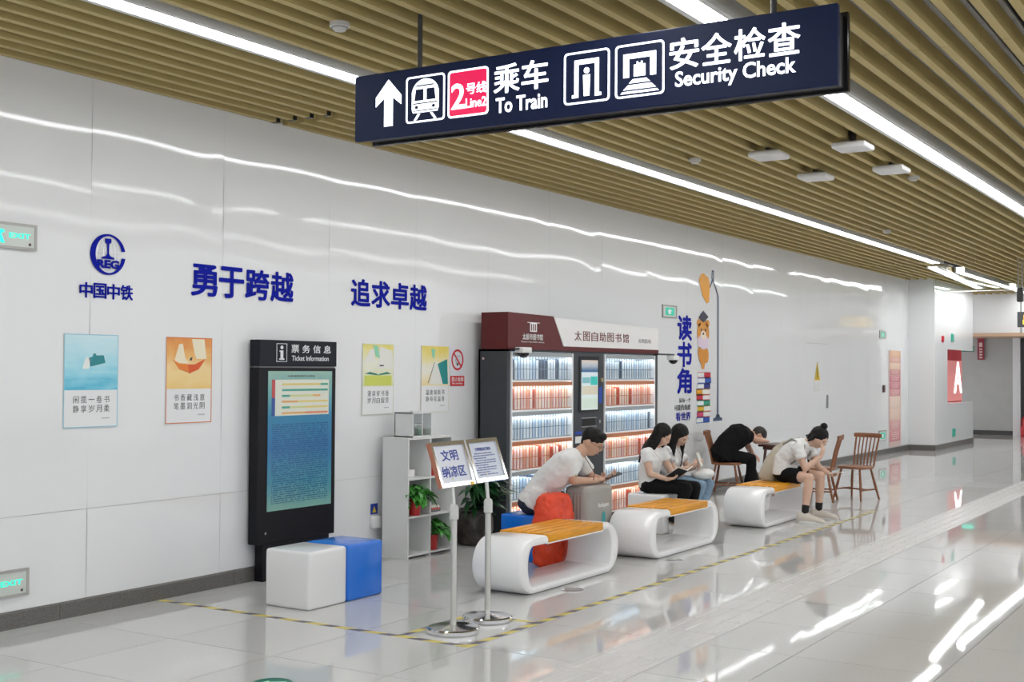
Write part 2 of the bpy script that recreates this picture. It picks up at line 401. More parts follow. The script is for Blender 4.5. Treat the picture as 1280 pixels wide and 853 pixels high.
# ================================================================== HANGING SIGN
def sign():
    X = 5.2; y0, y1, z0, z1 = 1.62, 4.28, 2.83, 3.185
    t = thing('hanging_sign', 'long navy hanging sign with white pictograms pointing to trains and security', 'sign', (X, (y0+y1)/2, z0))
    navy = M('navy_sign_face', (.005,.008,.028), .5, spec=.2, emit=(.004,.012,.05), es=.22)
    wt = M('lit_white_sign_print', (.9,.9,.92), .4, emit=(.86,.92,1), es=1.15)
    red = M('lit_crimson_line_badge', (.45,.004,.05), .4, emit=(.62,.004,.07), es=.6)
    MB().rbox(X, X+.03, y0, y1, z0, z1, .004, 1).build('front_panel', navy, t)
    MB().box(X+.03, X+.15, y0+.02, y1-.03, z0+.015, z1-.015).build('body', black, t, ang=0)
    MB().rbox(X+.15, X+.18, y0-.0, y1, z0+.0, z1-.0, .004, 1).build('back_panel', black_gloss, t)
    for y in (3.91, 1.94):
        rd = MB().cyl((X+.09,y,z1-.02), (X+.09,y,ZC+.4), .014).build('hanging_rod', M('dark_rod', (.05,.05,.05), .4), t)
        MB().box(X+.05, X+.13, y-.03, y+.03, z1-.02, z1+.012).build('rod_clamp', black, rd, ang=0)
    o = (X-.0015, y1, z0); ux, uy = (0,-1,0), (0,0,1)          # u to the right along the face, v up
    fx = (-.0025, 0, 0)
    def P(poly, name, m): return MB().prism(poly, o, ux, uy, fx).build(name, m, t, ang=0)
    def px(x, y):  # photo-face grid: face spans u 0..2.66, v 0..0.355
        return x, y
    # arrow
    P([(.205,.062),(.262,.062),(.262,.215),(.318,.172),(.318,.222),(.233,.312),(.148,.222),(.148,.172),(.205,.215)], 'arrow', wt)
    def frame(x0, x1, y0_, y1_, w=.010, r=.02, m=wt, name='pictogram_frame'):
        def rr(x0, x1, y0_, y1_, r):
            out = []
            for cx, cy, a in ((x1-r,y1_-r,0),(x0+r,y1_-r,90),(x0+r,y0_+r,180),(x1-r,y0_+r,270)):
                for k in range(6): out.append((cx+r*math.cos(R(a+18*k)), cy+r*math.sin(R(a+18*k))))
            return out
        a, b = rr(x0,x1,y0_,y1_,r), rr(x0+w,x1-w,y0_+w,y1_-w,r-w*.6)
        mb = MB(); O, U, V, F = map(Vector, (o,ux,uy,fx)); n = len(a)
        vs = [O+U*x+V*y for x, y in a]+[O+U*x+V*y for x, y in b]; vs += [v+F for v in vs]
        fs = []
        for i in range(n):
            j = (i+1) % n; fs += [(2*n+i,2*n+j,3*n+j,3*n+i),(i,j,2*n+j,2*n+i),(n+i,n+j,3*n+j,3*n+i),(i,j,n+j,n+i)]
        mb.add(vs, fs).build(name, m, t, ang=0); return rr(x0+w,x1-w,y0_+w,y1_-w,max(.004,r-w*.6))
    def disc(cx, cy, r, n=20): return [(cx+r*math.cos(2*math.pi*k/n), cy+r*math.sin(2*math.pi*k/n)) for k in range(n)]
    # train pictogram
    frame(.35, .60, .062, .307, .009)
    def arc(cx, cy, r, a0, a1, n): return [(cx+r*math.cos(R(a0+(a1-a0)*k/n)), cy+r*math.sin(R(a0+(a1-a0)*k/n))) for k in range(n+1)]
    S = lambda poly: [(.475+(x-.415)*1.12, y+.008) for x, y in poly]
    P(S([(.345,.105),(.485,.105),(.492,.125),(.492,.215)]+arc(.415,.205,.077,10,170,10)+[(.338,.215),(.338,.125)]), 'train_body', wt)
    nv = M('navy_print', (.005,.008,.028), .5, spec=.2, emit=(.004,.012,.05), es=.22)
    def Q(poly, name): return MB().prism(S(poly), (X-.0045,y1,z0), ux, uy, (-.001,0,0)).build(name, nv, t, ang=0)
    Q([(.354,.168),(.406,.168),(.406,.228),(.362,.228)], 'train_window'); Q([(.424,.168),(.476,.168),(.468,.228),(.424,.228)], 'train_window')
    Q([(.346,.150),(.484,.150),(.484,.156),(.346,.156)], 'train_line'); Q([(.346,.113),(.484,.113),(.482,.118),(.348,.118)], 'train_line')
    Q(disc(.366,.134,.009), 'train_lamp'); Q(disc(.464,.134,.009), 'train_lamp'); Q([(.352,.243),(.478,.243),(.46,.250),(.37,.250)], 'train_line')
    P(S([(.35,.068),(.364,.068),(.387,.10),(.373,.10)]), 'track', wt); P(S([(.466,.068),(.48,.068),(.457,.10),(.443,.10)]), 'track', wt)
    # line badge
    inner = frame(.62, .87, .062, .307, .010)
    MB().prism(inner, o, ux, uy, (-.0012,0,0)).build('line_badge', red, t, ang=0)
    kw = dict(depth=.003, bold=.015)
    text('2', (.642,.728,.105,.238), (X-.003,y1,z0), ux, uy, wt, t, 'numeral', **kw)
    text('号线', (.735,.858,.175,.232), (X-.003,y1,z0), ux, uy, wt, t, **kw); text('Line2', (.732,.858,.105,.155), (X-.003,y1,z0), ux, uy, wt, t, **kw)
    kw = dict(depth=.003, bold=.018)
    chars('乘车', (.895,1.225,.158,.300), o, ux, uy, wt, t, gap=.05, depth=.003, bold=.018)
    text('To Train', (.915,1.215,.058,.135), o, ux, uy, wt, t, **kw)
    # gate pictogram
    frame(1.31, 1.56, .055, .308, .009)
    G = lambda poly: [(x+.09, y+.010) for x, y in poly]
    P(G([(1.265,.075),(1.30,.075),(1.30,.235),(1.39,.235),(1.39,.075),(1.425,.075),(1.425,.09),(1.412,.09),(1.412,.258),(1.278,.258),(1.278,.09),(1.265,.09)]), 'gate', wt)
    P(G(disc(1.345,.203,.015)), 'figure_head', wt); P(G([(1.330,.08),(1.344,.08),(1.345,.13),(1.346,.08),(1.360,.08),(1.364,.182),(1.326,.182)]), 'figure', wt)
    # scanner pictogram
    frame(1.59, 1.845, .055, .308, .009)
    G = lambda poly: [(x+.083, y+.010) for x, y in poly]
    P(G([(1.55,.14),(1.58,.14),(1.58,.228),(1.69,.228),(1.69,.14),(1.72,.14),(1.72,.252),(1.55,.252)]), 'scanner', wt)
    P(G([(1.605,.142),(1.665,.142),(1.665,.198),(1.65,.198),(1.65,.212),(1.643,.212),(1.643,.205),(1.627,.205),(1.627,.212),(1.62,.212),(1.62,.198),(1.605,.198)]), 'suitcase_mark', wt)
    P(G([(1.60,.130),(1.67,.130),(1.69,.112),(1.58,.112)]), 'belt', wt); P(G([(1.575,.104),(1.695,.104),(1.72,.082),(1.55,.082)]), 'belt', wt); P(G([(1.545,.074),(1.725,.074),(1.735,.064),(1.535,.064)]), 'belt', wt)
    chars('安全检查', (1.865,2.50,.160,.300), o, ux, uy, wt, t, gap=.05, depth=.003, bold=.018)
    text('Security Check', (1.90,2.475,.055,.148), o, ux, uy, wt, t, **kw)
sign()

# ================================================================== WALL GRAPHICS
def wall_text(s, x0, x1, z0, z1, label, bold=.035, gap=.05, mat=blue_l):
    t = thing('wall_lettering', label, 'lettering', ((x0+x1)/2, D-.001, z0))
    chars(s, (x0, x1, z0, z1), (0, D-.003, 0), WX, WZ, mat, t, gap=gap, depth=.003, bold=bold)
wall_text('中国中铁', 5.24, 5.68, 2.048, 2.145, 'small blue characters 中国中铁 under the round emblem', .03)
wall_text('勇于跨越', 6.19, 7.27, 2.115, 2.335, 'large blue slogan above the orange poster and black kiosk')
wall_text('追求卓越', 7.96, 9.04, 2.125, 2.345, 'large blue slogan above the two right hand posters beside the library machine')
def emblem():
    cx, cz, r = 5.465, 2.34, .135; y = D-.003
    t = thing('wall_emblem', 'round blue railway emblem with a rail section inside an open ring', 'emblem', (cx, D-.001, cz))
    ring_o, ring_i = [], []
    n = 56
    for k in range(n+1):
        a = R(12+(352-12)*k/n-0)
        ring_o.append((r*1.06*math.cos(a), r*math.sin(a)))
        ring_i.append((r*.045+r*.80*math.cos(a), r*.90*math.sin(a)*1.0))
    def P(poly, name, m=blue_l): return MB().prism(poly, (cx,y,cz), WX, WZ, (0,-.003,0)).build(name, m, t, ang=0)
    mb = MB(); vs = []; fs = []
    for (a, b), (c, d) in zip(ring_o, ring_i): vs += [(cx+a,y,cz+b),(cx+c,y,cz+d),(cx+a,y-.003,cz+b),(cx+c,y-.003,cz+d)]
    for k in range(n): i = 4*k; fs += [(i+2,i+6,i+7,i+3),(i,i+4,i+6,i+2),(i+1,i+5,i+7,i+3)]
    fs += [(0,1,3,2),(4*n,4*n+1,4*n+3,4*n+2)]
    mb.add(vs, fs).build('ring', blue_l, t, ang=0)
    P([(-.024,.105),(.024,.105),(.026,.085),(.02,.075),(.008,.07),(.006,.005),(.018,-.01),(.05,-.02),(.05,-.03),(-.05,-.03),(-.05,-.02),(-.018,-.01),(-.006,.005),(-.008,.07),(-.02,.075),(-.026,.085)], 'rail_section')
    text('REG', (cx-.088, cx+.092, cz-.092, cz-.036), (0,y-.001,0), WX, WZ, blue_l, t, 'lettering', .003, .05)
    thin = M('grey_globe_line', (.35,.38,.45), .4)
    for q in (0, 1):
        pts = [((.045+.03*q)*math.cos(R(a)), .105*math.sin(R(a))) for a in range(0, 361, 15)]
        MB().tube([(cx+a,y-.0005,cz+b) for a, b in pts], .0007, 4).build('globe_line', thin, t)
    MB().tube([(cx-.105,y-.0005,cz+.005),(cx+.105,y-.0005,cz+.005)], .0007, 4).build('globe_line', thin, t)
emblem()

ink = M('grey_ink', (.16,.17,.18), .5); pale_ink = M('pale_grey_ink', (.45,.47,.49), .5)
def poster(x0, art, edge, l1, l2, label, deco):
    x1 = x0+.43; z0, z1 = 1.205, 1.81; y = D-.004
    t = thing('wall_poster', label, 'poster', (x0+.215, D-.001, z0))
    MB().box(x0, x1, y, D-.0005, z0, z1).build('sheet', M('poster_white', (.80,.81,.82), .3), t, ang=0)
    e = MB(); w = .006
    for a, b, c, d in ((x0,x0+w,z0,z1),(x1-w,x1,z0,z1),(x0+w,x1-w,z0,z0+w),(x0+w,x1-w,z1-w,z1)): e.box(a, b, y-.001, y, c, d)
    e.build('border', edge, t, ang=0)
    MB().box(x0+w, x1-w, y-.0008, y, z0+.243, z1-w).build('artwork', art, t, ang=0)
    for s, zz in ((l1, z0+.158), (l2, z0+.098)): chars(s, (x0+.065, x1-.06, zz, zz+.047), (0,y-.001,0), WX, WZ, ink, t, gap=.13, depth=.001, bold=0)
    MB().box(x1-.13, x1-.065, y-.001, y, z0+.055, z0+.062).build('signature', pale_ink, t, ang=0)
    deco(t, x0, y)
def dprism(t, poly, x0, y, mat, name, k=1): return MB().prism(poly, (x0, y-.0008*k, 0), WX, WZ, (0,-.0008,0)).build(name, mat, t, ang=0)
teal = M('teal_print', (.02,.24,.27), .4); paper_w = M('paper_print', (.82,.85,.84), .4); dkink = M('dark_print', (.03,.05,.05), .4)
def deco1(t, x, y):
    dprism(t, [(.14,1.585),(.195,1.585),(.205,1.645),(.18,1.665),(.165,1.655)], x, y, paper_w, 'printed_page')
    dprism(t, [(.205,1.60),(.325,1.625),(.31,1.675),(.235,1.672),(.195,1.655)], x, y, teal, 'printed_book')
    dprism(t, [(.22,1.67),(.25,1.67),(.247,1.685),(.228,1.685)], x, y, teal, 'printed_figure', 2)
blue_e = M('pale_blue_border', (.30,.58,.70), .4)
poster(5.13, ramp_mat('sea_art', [(0,(.10,.50,.70)),(.28,(.28,.66,.80)),(.5,(.42,.74,.84)),(1,(.62,.80,.86))], wob=.75, wscale=(1.2,1,5)), blue_e, '闲揽一卷书', '静享岁月柔', 'pale blue poster of a book floating on water, leftmost on the wall', deco1)
og = M('orange_red_print', (.72,.10,.02), .4); og2 = M('deep_orange_print', (.80,.22,.03), .4); cream = M('cream_print', (.86,.78,.58), .4)
def deco2(t, x, y):
    dprism(t, [(.07,1.63),(.115,1.76),(.15,1.765),(.175,1.66),(.21,1.63)], x, y, cream, 'printed_page')
    dprism(t, [(.235,1.80),(.355,1.80),(.375,1.66),(.28,1.66),(.26,1.70)], x, y, cream, 'printed_page')
    dprism(t, [(.055,1.655),(.12,1.625),(.20,1.62),(.21,1.56),(.12,1.585)], x, y, og2, 'printed_cover', 2)
    dprism(t, [(.20,1.62),(.26,1.62),(.365,1.66),(.30,1.585),(.21,1.555)], x, y, og, 'printed_cover', 2)
    dprism(t, [(.215,1.66),(.24,1.675),(.235,1.65),(.22,1.645)], x, y, dkink, 'printed_figure', 3)
poster(5.975, ramp_mat('amber_art', [(0,(.86,.60,.22)),(.35,(.88,.66,.32)),(.7,(.82,.44,.13)),(1,(.75,.27,.06))], wob=.6, wscale=(2,1,2)), M('orange_border', (.72,.22,.08), .4), '书香藏浅意', '笔墨润光阴', 'orange poster of an open red book on the wall', deco2)
mint = M('mint_print', (.28,.66,.45), .4); dgreen = M('dark_green_print', (.03,.25,.17), .4); lime = M('lime_print', (.62,.68,.12), .4); pal = M('pale_cloud_print', (.80,.80,.74), .4)
def deco3(t, x, y):
    dprism(t, [(.02,1.65),(.10,1.76),(.155,1.77),(.175,1.65)], x, y, pal, 'printed_cloud'); dprism(t, [(.14,1.80),(.21,1.79),(.235,1.69),(.18,1.70)], x, y, mint, 'printed_leaf', 2)
    dprism(t, [(.24,1.79),(.41,1.75),(.41,1.60),(.20,1.60)], x, y, pal, 'printed_cloud')
    dprism(t, [(.03,1.455),(.40,1.455),(.40,1.54),(.03,1.54)], x, y, lime, 'printed_cover', 2)
    dprism(t, [(.03,1.555),(.10,1.57),(.20,1.553),(.21,1.54),(.10,1.55)], x, y, dgreen, 'printed_page', 3); dprism(t, [(.40,1.555),(.33,1.57),(.23,1.553),(.21,1.54),(.33,1.55)], x, y, dgreen, 'printed_page', 3)
    dprism(t, [(.23,1.63),(.29,1.63),(.285,1.62),(.235,1.618)], x, y, dkink, 'printed_figure', 3)
poster(8.12, ramp_mat('spring_art', [(0,(.70,.72,.35)),(.5,(.83,.83,.72)),(.75,(.80,.78,.45)),(1,(.80,.70,.16))], wob=.5, wscale=(2,1,2)), M('sage_border', (.60,.66,.48), .4), '漫读好书香', '岁月自留芳', 'yellow green poster of an open green book beside the dark kiosk', deco3)
def deco4(t, x, y):
    dprism(t, [(.13,1.46),(.20,1.66),(.26,1.66),(.33,1.46)], x, y, pal, 'printed_page'); dprism(t, [(.25,1.645),(.40,1.69),(.415,1.46),(.335,1.46)], x, y, M('teal_cover_print',(.01,.27,.27),.4), 'printed_cover', 2)
    dprism(t, [(.10,1.47),(.20,1.66),(.206,1.66),(.108,1.47)], x, y, dkink, 'printed_line', 2); dprism(t, [(.15,1.78),(.21,1.78),(.20,1.70),(.17,1.70)], x, y, mint, 'printed_leaf', 2)
poster(8.955, ramp_mat('dawn_art', [(0,(.86,.72,.35)),(.4,(.84,.82,.74)),(.7,(.84,.74,.34)),(1,(.82,.66,.12))], wob=.5, wscale=(2,1,2)), M('cream_border', (.74,.72,.60), .4), '温故知新书', '静待花溢香', 'poster of an upright teal book next to the no smoking sign', deco4)

def no_smoking():
    x0, x1, z0, z1 = 9.41, 9.64, 1.44, 1.80; y = D-.004; cx, cz = 9.525, 1.685
    t = thing('no_smoking_sign', 'small red and white no smoking sign on the wall', 'sign', (cx, D-.001, z0))
    redm = M('sign_red', (.62,.02,.03), .35)
    MB().box(x0, x1, y, D-.0005, z0, z1).build('plate', M('sign_pale', (.72,.74,.78), .3), t, ang=0)
    vs, fs = [], []
    for k in range(36):
        a = 2*math.pi*k/36
        for r in (.098, .080): vs += [(cx+r*math.cos(a), y, cz+r*math.sin(a)), (cx+r*math.cos(a), y-.002, cz+r*math.sin(a))]
    for k in range(36):
        i, j = 4*k, 4*((k+1) % 36); fs += [(i+1,j+1,j+3,i+3),(i,j,j+1,i+1),(i+2,j+2,j+3,i+3)]
    MB().add(vs, fs).build('red_ring', redm, t, ang=0)
    MB().prism([(-.062,.05),(-.05,.062),(.062,-.05),(.05,-.062)], (cx,y,cz), WX, WZ, (0,-.002,0)).build('red_bar', redm, t, ang=0)
    MB().prism([(-.01,-.055),(.012,-.055),(.016,-.03),(-.014,-.03)], (cx,y,cz), WX, WZ, (0,-.0015,0)).build('cigarette', dkink, t, ang=0)
    MB().tube([(cx-.02,y-.001,cz-.03),(cx-.03,y-.001,cz+.0),(cx-.015,y-.001,cz+.03),(cx+.02,y-.001,cz+.04),(cx+.045,y-.001,cz+.03)], .003, 4).build('smoke_line', M('blue_grey_print',(.2,.25,.4),.4), t)
    MB().box(x0+.0, x1-.0, y-.0015, y, z0+.0, z0+.095).build('red_label', redm, t, ang=0)
    text('禁止吸烟', (x0+.02, x1-.02, z0+.042, z0+.085), (0,y-.002,0), WX, WZ, paper_w, t, depth=.001, bold=.01)
    text('No smoking', (x0+.03, x1-.03, z0+.012, z0+.034), (0,y-.002,0), WX, WZ, paper_w, t, depth=.001, bold=.01)
no_smoking()

def exit_sign(x0, x1, z0, z1, label, big=True):
    y = D-.012
    t = thing('exit_sign', label, 'exit sign', ((x0+x1)/2, D-.001, z0), 'green evacuation signs')
    w = .016
    e = MB()
    for a, b, c, d in ((x0,x0+w,z0,z1),(x1-w,x1,z0,z1),(x0+w,x1-w,z0,z0+w),(x0+w,x1-w,z1-w,z1)): e.box(a, b, y-.004, D-.001, c, d)
    e.build('frame', exit_frame, t, ang=0)
    MB().box(x0+w, x1-w, y, D-.001, z0+w, z1-w).build('face', exit_face, t, ang=0)
    h = z1-z0; o = (x0, y, z0); L = x1-x0
    def P(poly, nm): return MB().prism(poly, o, WX, WZ, (0,-.002,0)).build(nm, green_e if big else M('exit_small_green', (.03,.40,.28), .4, emit=(.02,.5,.34), es=.3), t, ang=0)
    if big:
        cx = .30*L
        P([(cx-.10,h*.5),(cx-.05,h*.84),(cx-.05,h*.62),(cx+.02,h*.62),(cx+.02,h*.38),(cx-.05,h*.38),(cx-.05,h*.16)], 'arrow')
        P([(cx+.05,h*.2),(cx+.075,h*.2),(cx+.085,h*.42),(cx+.105,h*.2),(cx+.13,h*.2),(cx+.105,h*.55),(cx+.13,h*.62),(cx+.12,h*.72),(cx+.06,h*.72),(cx+.045,h*.55),(cx+.06,h*.5)], 'running_figure')
        text('EXIT', (cx+.16, x1-x0-.045, h*.42, h*.62), (x0,y-.001,z0), WX, WZ, green_e, t, depth=.002, bold=.02)
        MB().cyl((x1-.05,y,z0+.035), (x1-.05,y-.003,z0+.035), .009).build('test_button', M('brown_button',(.12,.07,.06),.4), t)
    else:
        P([(L*.2,h*.2),(L*.8,h*.2),(L*.8,h*.8),(L*.2,h*.8)], 'green_panel')
        MB().prism([(L*.4,h*.3),(L*.6,h*.3),(L*.55,h*.5),(L*.65,h*.55),(L*.5,h*.7),(L*.35,h*.55)], (x0,y-.002,z0), WX, WZ, (0,-.001,0)).build('running_figure', paper_w, t, ang=0)
exit_sign(4.40, 4.91, 2.315, 2.475, 'green exit sign high on the wall at the left edge')
exit_sign(4.38, 4.89, .195, .36, 'green exit sign low on the wall above the skirting')
exit_sign(14.0, 14.42, 2.26, 2.42, 'small green exit sign right of the library machine', False)
exit_sign(23.7, 24.1, 2.24, 2.39, 'small green exit sign high on the far wall', False)
exit_sign(23.65, 24.15, .27, .47, 'small green exit sign low on the far wall behind a chair', False)

def outlet():
    t = thing('wall_outlet_cover', 'white socket cover with a blue warning sticker by the white shelf', 'socket', (8.30, D-.001, .25))
    MB().rbox(8.245, 8.355, D-.045, D-.001, .245, .345, .008).build('cover', white_p, t)
    MB().box(8.25, 8.345, D-.004, D-.001, .36, .45).build('sticker', M('sticker_blue', (.02,.05,.35), .4), t, ang=0)
    MB().prism([(8.272,.375),(8.324,.375),(8.298,.43)], (0,D-.004,0), WX, WZ, (0,-.001,0)).build('warning_triangle', M('sticker_yellow', (.8,.6,.05), .4), t, ang=0)
outlet()

# reading corner lettering, books, lamp line
wt_read = thing('wall_lettering', 'tall blue vertical characters 读书角 beside the book mural', 'lettering', (14.68, D-.001, 1.30))
chars('读书角', (14.47, 14.90, 1.29, 2.32), (0,D-.003,0), WX, WZ, blue_l, wt_read, gap=.05, depth=.003, bold=.045, vertical=True)
t = thing('wall_lettering', 'small dark lines of text under the blue reading corner characters', 'lettering', (14.65, D-.001, .9))
text('从每一个', (14.52,14.88,1.185,1.245), (0,D-.003,0), WX, WZ, ink, t, depth=.003, bold=.005)
text('可能的角度', (14.38,14.88,1.085,1.16), (0,D-.003,0), WX, WZ, ink, t, depth=.003, bold=.005)
text('看世界', (14.42,14.88,.955,1.06), (0,D-.003,0), WX, WZ, blue_l, t, depth=.003, bold=.02)
def mural():
    t = thing('book_mural', 'wall decal of a tall stack of coloured books', 'decal', (15.3, D-.001, .9))
    cols = {'r':(.60,.02,.05),'b':(.02,.10,.50),'n':(.01,.03,.25),'o':(.80,.36,.02),'g':(.03,.38,.25),'y':(.75,.45,.02),'m':(.65,.05,.15)}
    rows = [('b',1,.0),('m',0,.05),('y',0,.08),('g',1,.03),('r',0,.02),('o',0,.0),('n',1,.04),('b',1,.10),('r',1,.06)]
    z = .905
    for i, (c, side, dx) in enumerate(rows):
        h = .072; x0, x1 = 15.06+dx*.6, 15.50+dx*.5; cm = M('book_decal_'+c, cols[c], .35)
        y = D-.003
        bk = MB()
        bk.prism([(x0,z),(x1,z),(x1,z+.008),(x0,z+.008)], (0,y,0), WX, WZ, (0,-.002,0)); bk.prism([(x0,z+h-.008),(x1,z+h-.008),(x1,z+h),(x0,z+h)], (0,y,0), WX, WZ, (0,-.002,0))
        xa, xb = (x1-.21, x1) if side else (x0, x0+.2)
        bk.prism([(xa,z),(xb,z),(xb,z+h),(xa,z+h)], (0,y,0), WX, WZ, (0,-.002,0)); bk.build('printed_book', cm, t, ang=0)
        MB().prism([(x0+.01,z+.008),(x1-.01,z+.008),(x1-.01,z+h-.008),(x0+.01,z+h-.008)], (0,y+.0008,0), WX, WZ, (0,-.001,0)).build('printed_pages', paper_w, t, ang=0)
        z += h+.003
    t2 = thing('bear_mural', 'wall decal of an orange bear in a dark graduation cap above the books', 'decal', (15.28, D-.001, 1.62))
    fur = M('bear_orange', (.72,.30,.04), .4); muz = M('bear_cream', (.85,.72,.60), .4); pk = M('bear_scarf', (.72,.60,.72), .4)
    def disc(cx, cz, rx, rz, m, nm, k=1, n=24): return MB().prism([(cx+rx*math.cos(2*math.pi*i/n), cz+rz*math.sin(2*math.pi*i/n)) for i in range(n)], (0,D-.003-.001*k,0), WX, WZ, (0,-.001,0)).build(nm, m, t2, ang=0)
    disc(15.28,2.10,.20,.17,fur,'head'); disc(15.13,2.23,.06,.05,fur,'ear'); disc(15.43,2.23,.06,.05,fur,'ear'); disc(15.28,1.98,.19,.10,pk,'scarf',2); disc(15.28,2.07,.09,.06,muz,'muzzle',3)
    disc(15.21,2.14,.018,.02,dkink,'eye',4); disc(15.35,2.14,.018,.02,dkink,'eye',4); disc(15.28,2.09,.025,.016,dkink,'nose',4)
    disc(15.28,1.80,.15,.12,fur,'body'); disc(15.17,1.84,.06,.07,fur,'paw',2); disc(15.40,1.80,.06,.10,fur,'paw',2)
    MB().prism([(15.24,1.62),(15.31,1.62),(15.36,1.75),(15.20,1.75)], (0,D-.0055,0), WX, WZ, (0,-.001,0)).build('leg', fur, t2, ang=0)
    capm = M('cap_dark', (.03,.025,.06), .4)
    MB().prism([(15.12,2.30),(15.28,2.24),(15.45,2.32),(15.27,2.40)], (0,D-.007,0), WX, WZ, (0,-.001,0)).build('cap', capm, t2, ang=0)
    t3 = thing('lamp_mural', 'wall decal of a tall thin floor lamp with an orange shade', 'decal', (15.78, D-.001, .9))
    ln = M('lamp_line_blue', (.06,.10,.17), .4)
    def bar(pts, w):
        mb = MB()
        for (a, b), (c, d) in zip(pts[:-1], pts[1:]):
            v = Vector((c-a, d-b)).normalized(); nx, nz = -v.y*w, v.x*w
            mb.prism([(a+nx,b+nz),(c+nx,d+nz),(c-nx,d-nz),(a-nx,b-nz)], (0,D-.003,0), WX, WZ, (0,-.002,0))
        return mb
    bar([(15.79,.95),(15.79,2.62)], .018).build('stem', ln, t3, ang=0); bar([(15.79,2.62),(15.60,2.84),(15.50,2.72)], .014).build('arm', ln, t3, ang=0)
    bar([(15.57,2.84),(15.58,2.95),(15.63,2.95),(15.63,2.84)], .01).build('ring', ln, t3, ang=0)
    MB().prism([(15.63,.915),(15.94,.915),(15.94,.95),(15.86,.965),(15.84,1.0),(15.74,1.0),(15.72,.965),(15.63,.95)], (0,D-.003,0), WX, WZ, (0,-.002,0)).build('base', ln, t3, ang=0)
    MB().prism([(15.14,2.80),(15.2,2.88),(15.30,2.90),(15.36,2.87),(15.44,2.86),(15.50,2.76),(15.47,2.52),(15.40,2.50),(15.25,2.60)], (0,D-.003,0), WX, WZ, (0,-.002,0)).build('shade', M('lamp_orange', (.82,.36,.02), .4), t3, ang=0)
mural()

